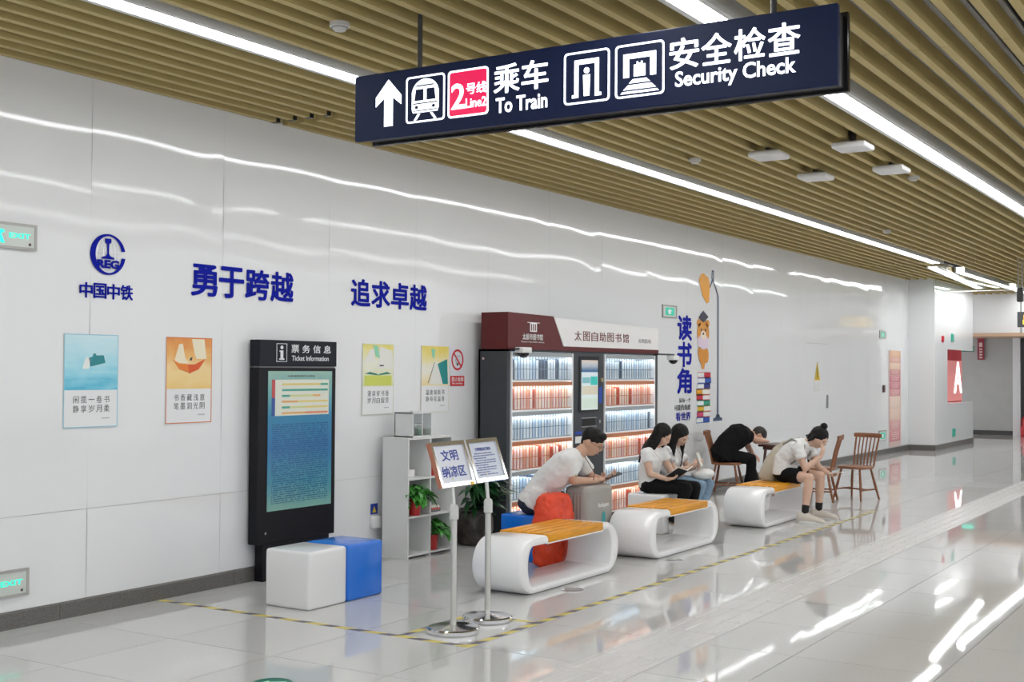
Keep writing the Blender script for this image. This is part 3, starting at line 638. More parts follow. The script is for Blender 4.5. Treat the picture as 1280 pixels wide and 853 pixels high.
def far_wall_bits():
    t = thing('warning_sign', 'small yellow warning sign on the far wall panel', 'sign', (20.0, D-.001, 1.27))
    MB().box(19.86, 20.16, D-.004, D-.001, 1.28, 1.45).build('plate', white_p, t, ang=0)
    MB().prism([(19.87,1.45),(20.15,1.45),(20.01,1.75)], (0,D-.003,0), WX, WZ, (0,-.003,0)).build('triangle', M('warn_yellow', (.70,.50,.03), .4), t, ang=0)
    MB().prism([(19.99,1.49),(20.03,1.49),(20.02,1.66),(20.0,1.66)], (0,D-.006,0), WX, WZ, (0,-.001,0)).build('bolt_mark', dkink, t, ang=0)
    dr = MB().box(19.47, 20.62, D-.0008, D+.001, 2.055, 2.065).build('door_2', dark_gap, ang=0); tag(dr, 'concealed door outline in the far white panels', 'door', kind='structure')
    MB().rbox(20.50, 20.54, D-.025, D-.001, .98, 1.2, .006).build('door_handle', grey_m, dr)
    t = thing('scroll_poster', 'tall narrow red banner of stacked print panels on the far wall', 'banner', (24.8, D-.001, .12))
    cols = [(.62,.20,.22),(.66,.28,.28),(.78,.55,.42),(.80,.60,.48),(.62,.22,.24),(.58,.14,.20),(.58,.14,.20),(.60,.20,.2),(.80,.56,.40),(.72,.36,.28),(.76,.42,.22)]
    MB().box(24.36, 25.24, D-.004, D-.001, .12, 2.02).build('backing', M('banner_edge', (.68,.50,.46), .4), t, ang=0)
    z = .22; hs = [.22,.20,.24,.24,.13,.14,.14,.12,.13,.10,.14]
    for c, h in zip(cols, hs):
        MB().box(24.42, 25.18, D-.007, D-.004, z, z+h-.01).build('print_panel', ramp_mat('banner_print', [(0,c),(1,tuple(min(1,k*1.15) for k in c))], wob=.2, lines=(5,(.80,.70,.64),.1,.9,.1,.9,9)), t, ang=0); z += h
    sw = MB().rbox(23.92, 24.02, D-.03, D-.001, 1.20, 1.34, .006).build('wall_switch', M('dark_switch', (.10,.05,.05), .4)); tag(sw, 'small dark switch on the far wall beside the red banner', 'switch')
    for nm, lab, x, z, w, h, m in (('wall_sticker','small green evacuation sticker high on the far return wall',27.32,2.25,.20,.17,M('mint_sticker',(.03,.42,.30),.4)),('wall_sticker','small green evacuation sticker low on the far return wall',27.45,.22,.22,.17,MC['mint_sticker']),('alarm_button','small red fire alarm on the far return wall',26.45,2.22,.16,.13,M('alarm_red',(.55,.02,.04),.4))):
        o = MB().rbox(x-w/2, x+w/2, 6.018, 6.04, z, z+h, .006).box(x-w/2+.03, x+w/2-.03, 6.014, 6.018, z+.03, z+h-.03).build(nm, m, ang=0); tag(o, lab, nm.split('_')[1])
    t = thing('light_box', 'red lit box with a large white letter A in the far opening', 'light box', (28.96, 6.4, .93))
    MB().box(28.2, 29.72, 6.36, 6.46, .93, 2.12).build('cabinet', M('light_box_red', (.36,.02,.03), .4, emit=(.4,.02,.03), es=.12), t, ang=0)
    MB().box(28.2, 29.70, 6.345, 6.36, .95, 1.86).build('face', M('light_box_pink', (.60,.20,.19), .3, emit=(.7,.25,.24), es=.25), t, ang=0)
    text('A', (28.90, 29.66, 1.12, 1.83), (0,6.34,0), WX, WZ, M('lit_letter', (1,1,1), .4, emit=(.9,.95,1), es=1.4), t, 'letter', .01, .008)
    t = thing('passage_exit_sign', 'green lit exit sign hanging under the far soffit', 'exit sign', (31.47, 6.6, 2.1))
    MB().box(31.45, 31.49, 6.44, 6.78, 2.10, 2.24).build('box', M('exit_dark_green', (.01,.12,.08), .4), t, ang=0)
    MB().box(31.44, 31.45, 6.46, 6.76, 2.12, 2.20).build('face', green_e, t, ang=0)
    MB().box(31.46, 31.48, 6.60, 6.62, 2.24, 2.48).build('bracket', grey_m, t, ang=0)
    t = thing('red_banner_sign', 'narrow dark red vertical sign hanging in the far passage', 'sign', (33.3, 6.65, 1.9))
    MB().box(33.30, 33.34, 6.57, 6.73, 1.92, 2.47).build('plate', M('dark_red_sign', (.28,.02,.04), .4), t, ang=0)
    MB().box(33.295, 33.30, 6.61, 6.69, 2.25, 2.36).build('arrow_print', M('pale_pink_print', (.7,.5,.5), .4), t, ang=0)
    for k in range(4): MB().box(33.295, 33.30, 6.615, 6.685, 1.96+.07*k, 2.0+.07*k).build('character', MC['pale_pink_print'], t, ang=0)
    t = thing('fire_extinguisher', 'red fire extinguisher standing at the far right doorway', 'extinguisher', (33.1, 5.62, 0))
    er = M('extinguisher_red', (.55,.02,.03), .3)
    MB().lathe([(.07,0),(.085,.02),(.085,.40),(.06,.46),(.03,.48),(.03,.5)], (33.1,5.58,0)).build('cylinder', er, t); MB().box(33.07,33.13,5.50,5.62,.5,.54).build('handle', black, t, ang=0)
    MB().tube([(33.1,5.58,.5),(33.02,5.62,.46),(33.01,5.63,.25)], .012).build('hose', black, t)
    t = thing('yellow_text_sign', 'dark hanging sign with yellow characters at the right edge', 'sign', (29.0, 4.6, 2.6))
    MB().box(29.0, 29.12, 3.3, 5.02, 2.60, 2.94).build('box', M('sign_charcoal', (.05,.05,.055), .4), t, ang=0)
    text('出口', (.10,.75,.05,.29), (28.995,5.0,2.60), (0,-1,0), (0,0,1), M('lit_yellow', (.8,.5,.03), .4, emit=(.85,.55,.05), es=.9), t, depth=.004, bold=.02)
    for y in (4.6, 3.6): MB().cyl((29.06,y,2.94), (29.06,y,3.6), .012, n=8).build('hanging_rod', black, t)
    t = thing('pendant_camera', 'dark cylindrical camera hanging on twin rods at the right edge', 'camera', (22.0, 3.76, 2.78))
    MB().rbox(21.94, 22.06, 3.71, 3.81, 2.78, 3.02, .02).build('body', M('camera_dark', (.06,.06,.065), .4), t)
    for y in (3.73, 3.79): MB().cyl((22,y,3.0), (22,y,3.6), .010, n=8).build('rod', grey_m, t)
    t = thing('glass_smoke_screen', 'frameless glass smoke screen hanging from the far ceiling', 'glass screen', (25.5, 4.2, 3.2))
    ys = [6.02, 5.35, 4.0, 2.65, 1.3]
    gm = glass_mat('clear_glass', (.93,.97,.95), .10)
    for a, b in zip(ys[:-1], ys[1:]):
        MB().box(25.52, 25.53, b+.006, a-.006, 3.215, ZC-.008).build('pane', gm, t, ang=0)
        MB().box(25.505, 25.545, b+.004, a-.004, 3.20, 3.215).build('edge_rail', housing_m, t, ang=0)
far_wall_bits()

# ================================================================== TICKET KIOSK
def kiosk():
    x0, x1, yf, yb = 6.775, 7.655, 6.47, 6.575
    t = thing('information_kiosk', 'black ticket information panel standing against the white wall', 'kiosk', ((x0+x1)/2, 6.52, 0))
    kb = M('kiosk_black', (.006,.006,.009), .4, spec=.25)
    MB().rbox(x0, x1, yf, yb-.012, .28, 1.60, .004, 1).build('body', kb, t)
    MB().rbox(x0, x1, yf-.008, yb-.012, 1.612, 1.81, .004, 1).build('header', M('kiosk_header', (.007,.008,.016), .4, spec=.25), t)
    MB().box(x0+.07, x1-.06, yf+.006, yb-.02, 0, .28).build('base', kb, t, ang=0)
    MB().box(x0+.02, x1-.004, yf+.01, yb-.03, 1.60, 1.612).build('seam', grey_m, t, ang=0)
    o = (0, yf-.0085, 0); wt = M('kiosk_white', (.80,.82,.85), .4)
    e = MB()
    for a, b, c, d in ((6.955,7.07,1.645,1.649),(6.955,7.07,1.781,1.785),(6.955,6.959,1.649,1.781),(7.066,7.07,1.649,1.781)): e.box(a, b, yf-.0105, yf-.008, c, d)
    e.build('icon_frame', wt, t, ang=0)
    MB().prism([(7.0125+.016*math.cos(R(a)), 1.755+.014*math.sin(R(a))) for a in range(0,360,24)], o, WX, WZ, (0,-.002,0)).prism([(6.985,1.66),(7.04,1.66),(7.04,1.672),(7.028,1.672),(7.028,1.732),(6.988,1.732),(6.988,1.720),(6.998,1.720),(6.998,1.672),(6.985,1.672)], o, WX, WZ, (0,-.002,0)).build('icon', wt, t, ang=0)
    chars('票务信息', (7.10,7.60,1.717,1.777), o, WX, WZ, wt, t, gap=.16, depth=.002, bold=.02)
    text('Ticket Information', (7.125,7.555,1.655,1.695), o, WX, WZ, wt, t, 'lettering', .002, .006)
    px0, px1, pz0, pz1 = 6.875, 7.605, .52, 1.575
    MB().box(px0, px1, yf-.003, yf, pz0, pz1).build('map_sheet', ramp_mat('kiosk_sheet', [(0,(.20,.40,.34)),(.2,(.045,.24,.34)),(.45,(.018,.15,.36)),(.68,(.02,.20,.36)),(.85,(.14,.36,.36)),(1,(.28,.46,.38))], rough=.18, wob=.10, wscale=(2,1,3), lines=(64,(.01,.08,.2),.06,.94,.05,.62,34), emit=.04), t, ang=0)
    tb = (6.915, 7.565, 1.235, 1.51)
    MB().box(tb[0]+.035, tb[1], yf-.004, yf-.003, tb[2], tb[3]).build('timetable', M('table_cream', (.72,.74,.64), .3), t, ang=0)
    MB().box(tb[0], tb[0]+.035, yf-.004, yf-.003, (tb[2]+tb[3])/2, tb[3]).build('red_tab', M('tab_red', (.50,.07,.07), .3), t, ang=0)
    MB().box(tb[0], tb[0]+.035, yf-.004, yf-.003, tb[2], (tb[2]+tb[3])/2).build('blue_tab', M('tab_blue', (.02,.08,.32), .3), t, ang=0)
    cs = {'y':(.75,.62,.22),'g':(.05,.36,.26),'o':(.78,.42,.16),'l':(.62,.65,.30),'r':(.72,.25,.13)}
    for i, segs in enumerate(['yyyyyg','gggggg','glllo','ooyyyy','gllyyy','ooorrr']):
        z = tb[3]-.028-.044*i; w = (tb[1]-tb[0]-.12)/6
        for k, c in enumerate(segs): MB().box(tb[0]+.11+w*k, tb[0]+.11+w*(k+1)-.002, yf-.0048, yf-.004, z-.016, z).build('fare_bar', M('bar_'+c, cs[c], .3), t, ang=0)
    text('太原地铁票价示意表', (7.08,7.40,1.528,1.545), (0,yf-.0035,0), WX, WZ, dkink, t, depth=.001)
    MB().cyl((6.86,yf+.001,.36), (6.86,yf-.006,.36), .010, n=12).build('lock', chrome, t)
kiosk()

# ================================================================== SEAT CUBES
def cube(x0, y0, colr, label, rough=.25):
    s = .392
    mb = MB().rbox(x0+.002, x0+s-.002, y0, y0+s, .0, .385, .022, 4)
    o = mb.build('seat_cube', colr, ang=50); tag(o, label, 'seat', 'moulded seat cubes')
wcube = M('white_gloss_seat', (.80,.80,.80), .22, coat=.3); bcube = M('blue_gloss_seat', (.002,.16,.70), .22, coat=.2)
cube(6.19, 5.445, wcube, 'white moulded cube seat in front of the black kiosk'); cube(6.585, 5.445, bcube, 'blue moulded cube seat joined to the white cube')
cube(8.775, 5.22, bcube, 'blue cube seat behind the orange bag'); cube(10.96, 5.13, wcube, 'white cube seat under the woman in black trousers'); cube(11.42, 5.13, wcube, 'white cube seat under the woman in jeans')

# ================================================================== BENCHES
def bench(x0, x1, y0, label, plate=False, depth=.42):
    H, RR = .398, .199
    t = thing('bench', label, 'bench', ((x0+x1)/2, y0+depth/2, 0), 'oval white benches')
    w0, w1 = x0+.385, x1-.285; N = 96; outer, inner = [], []
    cxl, cxr = x0+RR*1.0, x1-RR*1.0
    # walk the loop: bottom left->right, right cap, top right->left, left cap
    def loop(r, zc, ex):
        pts = []
        L = cxr-cxl
        for k in range(24): pts.append((cxl+L*k/24, zc-r))
        for k in range(24): a = -90+180*k/24; pts.append((cxr+ex*r*math.cos(R(a)), zc+r*math.sin(R(a))))
        xs = [cxr-.0001, w1+.02, w1+.001, w1-.001]+[w1-.001-(w1-w0-.002)*k/16 for k in range(1, 16)]+[w0+.001, w0-.001, w0-.02]
        xs = xs+[cxl+(w0-.02-cxl)*(1-k/2) for k in range(1, 2)]
        for x in xs: pts.append((x, zc+r))
        for k in range(24): a = 90+180*k/24; pts.append((cxl+ex*r*math.cos(R(a)), zc+r*math.sin(R(a))))
        return pts
    outer = loop(RR, RR, 1.0); inner = loop(RR-.062, RR-.0, .5)
    rings = []
    for (ox, oz), (ix, iz) in zip(outer, inner):
        if w0 <= ox <= w1 and oz > RR*1.5: oz = H-.050; iz = min(iz, H-.058)
        o, i = Vector((ox, 0, oz)), Vector((ix, 0, iz)); d = (i-o); Lh = d.length; d.normalize()
        e = min(.034, Lh*.45); sec = []
        for s, yy in ((e,0),(e*.3,e*.3),(0,e),(0,depth-e),(e*.3,depth-e*.3),(e,depth),(Lh-e,depth),(Lh-e*.3,depth-e*.3),(Lh,depth-e),(Lh,e),(Lh-e*.3,e*.3),(Lh-e,0)):
            p = o+d*s; sec.append((p.x, y0+yy, p.z))
        rings.append(sec)
    mb = MB(); mb.loft(rings+[rings[0]], cap=False); mb.build('shell', M('white_bench_gloss', (.88,.88,.88), .2, coat=.3), t, ang=42)
    wood = M('honey_wood_slat', (.76,.32,.006), .35, spec=.35, noise=(5,.14,(1,14,14)), coat=.15)
    n = 5; w = depth/n
    for k in range(n):
        a = y0+w*k+(-.002 if k == 0 else .010); b = y0+w*(k+1)-(-.002 if k == n-1 else .010)
        MB().rbox(w0+.003, w1-.003, a, b, H-.054 if k in (0, n-1) else H-.036, H+.010, .009, 2).build('wood_slat', wood, t)
    if plate:
        MB().box(x0+.30, x0+.38, y0-.003, y0, .31, .335).build('name_plate', M('plate_brown', (.22,.13,.09), .4), t, ang=0)
bench(7.35, 8.87, 4.53, 'white oval bench with yellow slats in front of the orange bag')
bench(9.38, 10.86, 4.50, 'white oval bench with yellow slats in front of the two women')
bench(11.88, 13.36, 4.48, 'white oval bench with yellow slats under the person in black shorts', True)

# ================================================================== BOOKSHELF
def shelf():
    x0, x1, y0, y1, H = 8.31, 8.955, 6.23, 6.50, 1.0; xm = (x0+x1)/2; wm = M('white_laminate', (.74,.75,.74), .35)
    t = thing('bookshelf', 'low white cube bookshelf with six openings holding plants', 'shelf', (xm, y0, 0))
    th = .016
    MB().box(x0, x0+th, y0, y1, 0, H).build('side_panel', wm, t, ang=0); MB().box(x1-th, x1, y0, y1, 0, H).build('side_panel', wm, t, ang=0)
    MB().box(x0-.004, x1+.004, y0-.004, y1, H, H+th).build('top_board', wm, t, ang=0); MB().box(x0+th, x1-th, y1-.01, y1, 0, H).build('back_panel', wm, t, ang=0)
    MB().box(xm-th/2, xm+th/2, y0, y1-.01, 0, H).build('divider', wm, t, ang=0)
    for z in (.035, .355, .675):
        for a, b in ((x0+th, xm-th/2), (xm+th/2, x1-th)): MB().box(a, b, y0, y1-.01, z-th, z).build('shelf_board', wm, t, ang=0)
    t2 = thing('acrylic_case', 'small white glazed display case on top of the white bookshelf', 'display case', (8.56, 6.36, H+th))
    a0, a1, b0, b1, z0 = 8.42, 8.70, 6.27, 6.46, H+th; al = M('white_alu', (.72,.73,.73), .3, metal=.3); h = .21
    MB().box(a0, a0+.012, b0, b1, z0, z0+h).build('side_panel', al, t2, ang=0); MB().box(a1-.012, a1, b0, b1, z0, z0+h).build('side_panel', al, t2, ang=0)
    MB().box(a0, a1, b0, b1, z0, z0+.01).build('bottom', al, t2, ang=0); MB().box(a0, a1, b0, b1, z0+h-.01, z0+h).build('top', al, t2, ang=0); MB().box(a0, a1, b1-.008, b1, z0, z0+h).build('back', al, t2, ang=0)
    MB().box((a0+a1)/2-.004, (a0+a1)/2+.004, b0-.002, b0+.008, z0+.01, z0+h-.01).build('mullion', al, t2, ang=0)
    MB().box(a0+.012, (a0+a1)/2, b0+.01, b1-.01, z0+.10, z0+.106).build('inner_shelf', al, t2, ang=0)
    MB().box(a0+.012, a1-.012, b0+.0, b0+.003, z0+.01, z0+h-.01).build('glass_front', glass_mat('case_glass', (.95,.97,.96), .12), t2, ang=0)
    MB().rbox((a0+a1)/2-.05, (a0+a1)/2+.05, b0+.06, b0+.10, z0+h, z0+h+.012, .003, 1).build('handle', al, t2)
    z = z0
    for k, (x, w, h2, zz, c) in enumerate(((8.47,.05,.06,z+.106,(.55,.56,.55)),(8.50,.07,.05,z+.01,(.62,.6,.58)),(8.61,.05,.07,z+.01,(.20,.36,.26)),(8.64,.04,.11,z+.01,(.35,.42,.36)))):
        o = MB().rbox(x-w/2, x+w/2, 6.33, 6.38, zz, zz+h2, .008).build('medicine_box', M('case_item_%d' % k, c, .4)); tag(o, ['small pale box on the upper shelf of the glazed case','low pale box at the bottom of the glazed case','green carton in the right half of the glazed case','tall grey green carton in the right half of the glazed case'][k], 'box', 'items in the glazed case')
    o = MB().rbox(8.34, 8.50, 6.30, 6.42, .675, .74, .006).build('white_carton', white_p); tag(o, 'small white carton in the upper left shelf opening', 'box')
    zz = .355
    for k, (c, w, lab) in enumerate((((.12,.12,.14),.15,'dark notebook at the bottom of the small stack on the shelf'),((.55,.12,.08),.13,'red booklet in the middle of the small stack on the shelf'),((.75,.72,.66),.12,'cream booklet on top of the small stack on the shelf'))):
        o = MB().rbox(8.70-w/2+.08, 8.70+w/2+.08, 6.28, 6.42, zz, zz+.018, .003, 1).build('booklet', M('booklet_%d' % k, c, .5)); tag(o, lab, 'booklet', 'booklets on the shelf'); zz += .018
shelf()

# ================================================================== PLANTS
def leaf_mesh(L, W, bend, name='leaf'):
    rows = [(0,.06),(.15,.6),(.35,1),(.6,.82),(.82,.4),(1,.03)]; vs, fs = [], []
    for t_, w in rows:
        z = -bend*t_*t_
        vs += [(t_*L, -w*W/2, z+.12*w*W), (t_*L, 0, z), (t_*L, w*W/2, z+.12*w*W)]
    for i in range(len(rows)-1):
        a = 3*i; fs += [(a,a+3,a+4,a+1),(a+1,a+4,a+5,a+2)]
    m = bpy.data.meshes.new(name); m.from_pydata(vs, [], fs); m.shade_smooth(); return m
leafA = M('leaf_green', (.045,.24,.03), .35, noise=(9,.35)); leafB = M('leaf_dark', (.012,.07,.018), .35, noise=(9,.35))
LM = [leaf_mesh(.115,.07,.045), leaf_mesh(.09,.055,.05), leaf_mesh(.13,.065,.07)]
for m_ in LM: m_.materials.append(leafA)
LD = [leaf_mesh(.30,.085,.14), leaf_mesh(.26,.075,.17), leaf_mesh(.34,.07,.2)]
for m_ in LD: m_.materials.append(leafB)
def plant(x, y, z, h, r, n, label, seed, spread=(.10,.08), hang=0, a0=-.72):
    t = thing('potted_plant', label, 'plant', (x, y, z), 'plants in red pots')
    rnd = random.Random(seed)
    red = M('red_plastic_pot', (.55,.03,.03), .35)
    MB().lathe([(r*.78,0),(r*.80,.004),(r*.98,h-.02),(r*1.04,h-.02),(r*1.04,h),(r*.94,h),(r*.92,h-.02)], (x,y,z), 20).build('pot', red, t)
    MB().lathe([(r*.92,h-.026),(r*.5,h-.018),(.002,h-.016)], (x,y,z), 16).build('soil', M('soil', (.05,.03,.02), .9, noise=(60,.5)), t)
    for k in range(n):
        a = rnd.uniform(math.pi*a0, math.pi*.25); rr = rnd.uniform(.15, 1)
        p = Vector((math.cos(a)*spread[0]*rr*.6, math.sin(a)*spread[1]*rr*.5, h+rnd.uniform(.02,.10)+(.03 if rr < .5 else 0)-(hang if rr > .8 and math.sin(a) < .2 else 0)))
        o = bpy.data.objects.new('leaf', rnd.choice(LM)); COL.objects.link(o); o.parent = t
        o.location = p; o.rotation_euler = (rnd.uniform(-.4,.4), rnd.uniform(-.5,.5), a+rnd.uniform(-.6,.6))
        if k % 3 == 0: MB().tube([(x+p.x*.2,y+p.y*.2,z+h-.03),(x+p.x*.7,y+p.y*.7,z+h+(p.z-h)*.8),(x+p.x,y+p.y,z+p.z)], .0022, 5).build('stem', leafA, t)
plant(8.735, 6.30, .675, .13, .06, 30, 'leafy plant in a red pot in the upper right shelf opening', 3)
plant(8.475, 6.285, .355, .13, .06, 46, 'bushy trailing plant in a red pot in the middle left shelf opening', 4, (.19,.22), .04, -.98)
plant(8.735, 6.29, .035, .13, .06, 44, 'leafy plant in a red pot in the lower right shelf opening', 5, (.17,.20))
def floor_plant():
    x, y = 9.42, 6.30
    t = thing('floor_plant', 'large leafy plant in a dark ceramic pot between the shelf and library machine', 'plant', (x, y, 0))
    MB().lathe([(.12,0),(.15,.01),(.175,.15),(.17,.24),(.15,.29),(.165,.305),(.165,.32),(.14,.32),(.135,.29)], (x,y,0), 28).build('pot', M('brown_glazed_pot', (.045,.035,.028), .3, noise=(18,.6), bump=(20,.6)), t)
    MB().lathe([(.135,.285),(.06,.295),(.002,.30)], (x,y,0), 20).build('soil', MC['soil'], t)
    rnd = random.Random(11)
    for k in range(84):
        a = rnd.uniform(-math.pi*.95, math.pi*.12); el = rnd.uniform(.1, 1.25); rr = rnd.uniform(.02,.14)
        hz = rnd.uniform(.32,.64); p = Vector((math.cos(a)*rr, min(.06, math.sin(a)*rr), hz))
        o = bpy.data.objects.new('leaf', rnd.choice(LD)); COL.objects.link(o); o.parent = t; o.location = p
        sy = math.sin(a)
        o.rotation_euler = Euler((rnd.uniform(-.3,.3), -el*.75, a if sy < .3 else a+math.pi), 'XYZ')
        o.scale = (.85,.9,.9)
        if k % 4 == 0: MB().tube([(x+p.x*.2,y+p.y*.2,.29),(x+p.x,y+p.y,hz)], .006, 6).build('stem', leafB, t)
floor_plant()

# ================================================================== LIBRARY MACHINE
def library():
    X0, X1, YF, YB, ZB = 9.80, 13.08, 6.20, 6.52, 1.79
    t = thing('library_machine', 'grey self service library machine with lit book bays and red sign', 'book machine', ((X0+X1)/2, YF, 0))
    gm = M('machine_graphite', (.050,.056,.064), .45, spec=.35); wf = M('bay_white_frame', (.78,.79,.80), .35); redm = M('library_maroon', (.11,.010,.011), .3, spec=.35)
    bays = ((9.86, 11.055), (11.745, 12.995)); zt, zb = 1.765, .06
    MB().box(X0, X0+.055, YF, YB, .0, ZB).build('side_panel', gm, t, ang=0); MB().box(X1-.08, X1, YF, YB, .0, ZB).build('side_panel', gm, t, ang=0)
    MB().box(X0, X1, YB-.02, YB, 0, ZB).build('back_panel', gm, t, ang=0); MB().box(X0, X1, YF, YB, zt+.005, ZB).build('top_panel', gm, t, ang=0); MB().box(X0+.055, X1-.08, YF, YB, 0, zb-.005).build('plinth', gm, t, ang=0)
    cb = MB().box(11.06, 11.74, YF, YB-.02, zb-.005, zt+.005).build('centre_panel', gm, t, ang=0)
    pitch = (zt-zb)/6; rows = []
    blue_t = M('row_trim_grey', (.34,.37,.38), .4); or_t = M('row_trim_orange', (.50,.19,.09), .4)
    ledw = M('led_cool', (1,1,1), .4, emit=(.90,.97,1), es=9.5); ledo = M('led_warm', (1,1,1), .4, emit=(1,.90,.80), es=9.5)
    backw = M('bay_back', (.82,.84,.85), .4); wire_b = M('wire_blue_grey', (.16,.23,.30), .4); wire_o = M('wire_orange', (.55,.16,.05), .4)
    rown = ['top','second','third','fourth','fifth','bottom']
    bcb = [(.76,.80,.82),(.60,.68,.76),(.80,.82,.83),(.66,.72,.76),(.48,.60,.74),(.72,.75,.76),(.78,.80,.80)]
    bco = [(.80,.72,.68),(.78,.62,.56),(.82,.78,.74),(.72,.38,.28),(.78,.68,.68),(.80,.74,.62),(.72,.56,.58)]
    mats_b = [M('cool_book_%d' % i, c, .4) for i, c in enumerate(bcb)]+[M('navy_book', (.03,.05,.09), .4)]
    mats_o = [M('warm_book_%d' % i, c, .4) for i, c in enumerate(bco)]+[M('crimson_book', (.40,.05,.03), .4)]
    rnd = random.Random(5)
    bmesh_ = {}
    for bi, (a, b) in enumerate(bays):
        fr = MB()
        for q in ((a,a+.022),(b-.022,b)): fr.box(q[0], q[1], YF-.012, YF+.24, zb, zt)
        fr.build('bay_frame', wf, t, ang=0)
        MB().box(a, b, YF+.24, YF+.25, zb, zt).build('bay_back', backw, t, ang=0)
        for r in range(6):
            z1 = zt-pitch*r; z0 = z1-pitch; orange = r % 2 == 1; tr = or_t if orange else blue_t
            MB().box(a+.022, b-.022, YF-.01, YF+.24, z0, z0+.014).build('row_shelf', wf, t, ang=0)
            MB().box(a+.024, b-.024, YF-.011, YF+.004, z1-.042, z1-.002).build('row_valance', tr, t, ang=0)
            MB().box(a+.03, b-.03, YF+.006, YF+.03, z1-.03, z1-.014).build('led_strip', ledo if orange else ledw, t, ang=0)
            MB().box(a+.024, b-.024, YF+.012, YF+.016, z0+.118, z0+.124).build('book_rail', wire_o if orange else wire_b, t, ang=0)
            MB().box(a+.024, b-.024, YF+.004, YF+.010, z0+.014, z0+.024).build('row_lip', tr, t, ang=0)
            n = 20; w = (b-a-.06)/n
            for k in range(n):
                bw = w*rnd.choice((.62,.72,.80)); bh = rnd.choice((.185,.195,.205,.21,.20)); key = (round(bw,3), bh)
                mi = rnd.randrange(7) if rnd.random() > .09 else 7
                mt = (mats_o if orange else mats_b)[mi]; kk = (*key, mt.name)
                if kk not in bmesh_:
                    me = MB().rbox(-bw/2, bw/2, 0, .16, 0, bh, .004, 1).mesh('book', ang=0); me.materials.append(mt); bmesh_[kk] = me
                o = bpy.data.objects.new('book', bmesh_[kk]); COL.objects.link(o); o.location = (a+.03+w*(k+.5), YF+.035+rnd.uniform(0,.012), z0+.0145)
                tag(o, 'slim %s book in the %s row of the %s lit library bay' % (('reddish' if orange else 'bluish'), rown[r], ('left', 'right')[bi]), 'book', 'books in the %s row of the %s bay' % (rown[r], ('left','right')[bi]))
                if k: MB().box(a+.0268+w*k, a+.0332+w*k, YF+.010, YF+.014, z0+.014, z1-.04).build('row_wire', wire_o if orange else wire_b, t, ang=0)
        MB().box(a+.022, b-.022, YF-.006, YF-.003, zb, zt).build('bay_glass', glass_mat('bay_pane', (.97,.985,1), .05), t, ang=0)
    # centre column
    MB().rbox(11.19, 11.615, YF-.012, YF, 1.16, 1.735, .004, 1).build('screen_bezel', black_gloss, t)
    sx0, sx1 = 11.225, 11.585; y = YF-.0135
    for nm, z0, z1, c in (('photo',1.60,1.70,[(0,(.10,.16,.26)),(.5,(.45,.50,.55)),(1,(.60,.50,.42))]),('banner',1.575,1.60,[(0,(.03,.12,.25)),(1,(.05,.15,.3))]),('page',1.18,1.575,[(0,(.66,.76,.72)),(1,(.62,.70,.76))])):
        MB().box(sx0, sx1, y, YF-.011, z0, z1).build('screen_'+nm, ramp_mat('screen_'+nm, c, wob=.4, emit=.16), t, ang=0)
    for nm, a, b, z0, z1, c in (('tile',11.24,11.41,1.46,1.52,(.20,.45,.50)),('tile',11.42,11.575,1.44,1.53,(.03,.50,.45)),('tile',11.24,11.575,1.34,1.43,(.62,.58,.46)),('tile',11.24,11.575,1.20,1.30,(.60,.72,.62))):
        MB().box(a, b, y-.001, y, z0, z1).build('screen_tile', M('scr_%d' % int(z0*100+a), c, .3, emit=c, es=.15), t, ang=0)
    MB().box(11.63, 11.70, YF-.004, YF, 1.245, 1.42).build('blue_sticker', M('machine_blue_sticker', (.01,.06,.42), .4), t, ang=0)
    MB().cyl((11.675,YF,1.49), (11.675,YF-.02,1.49), .022).build('lock', M('brass_lock', (.6,.5,.28), .3, metal=.8), t)
    MB().box(11.27, 11.55, YF-.003, YF+.0, 1.01, 1.09).build('book_slot', M('slot_black', (.003,.003,.003), .6), t, ang=0)
    MB().box(11.25, 11.57, YF-.008, YF, 1.09, 1.10).box(11.25, 11.57, YF-.008, YF, 1.0, 1.01).build('slot_frame', grey_m, t, ang=0)
    MB().cyl((11.63,YF,1.05), (11.63,YF-.015,1.05), .02).build('button', chrome, t); MB().box(11.12,11.26,YF-.003,YF,.93,.96).build('reader_label', MC['machine_blue_sticker'], t, ang=0)
    MB().box(11.12, 11.30, YF-.003, YF, .84, .91).build('notice', paper_w, t, ang=0)
    MB().cyl((X0,YF+.26,1.70), (X0-.012,YF+.26,1.70), .012).build('side_lock', chrome, t)
    # top sign
    zs0, zs1 = ZB, 2.125; ztop_l = 2.135
    MB().box(X0-.01, X1, YF-.012, YF+.0, zs0, zs0+.045).build('maroon_band', redm, t, ang=0)
    MB().prism([(X0-.01,zs0),(10.86,zs0),(10.64,ztop_l-.005),(X0-.01,ztop_l+.005)], (0,YF-.014,0), WX, WZ, (0,.30,0)).build('maroon_cabinet', redm, t, ang=0)
    MB().prism([(10.86,zs0+.045),(X1,zs0+.045),(X1,2.085),(10.66,2.12)], (0,YF-.010,0), WX, WZ, (0,.08,0)).build('sign_board', M('sign_board_white', (.80,.79,.78), .3), t, ang=0)
    tx = M('maroon_letter', (.16,.02,.02), .4); o = (0, YF-.012, 0)
    chars('太图自助图书馆', (11.06,12.33,1.90,2.0), o, WX, WZ, tx, t, gap=.10, depth=.003, bold=.0)
    text('长风街站', (12.55,12.88,1.905,1.955), o, WX, WZ, M('grey_letter', (.35,.34,.34), .4), t, depth=.002)
    o = (0, YF-.016, 0)
    MB().box(10.19, 10.315, YF-.017, YF-.014, 1.965, 2.05).build('seal_logo', paper_w, t, ang=0)
    MB().box(10.14, 10.37, YF-.017, YF-.014, 2.05, 2.056).build('seal_line', MC['sign_board_white'], t, ang=0)
    e = MB()
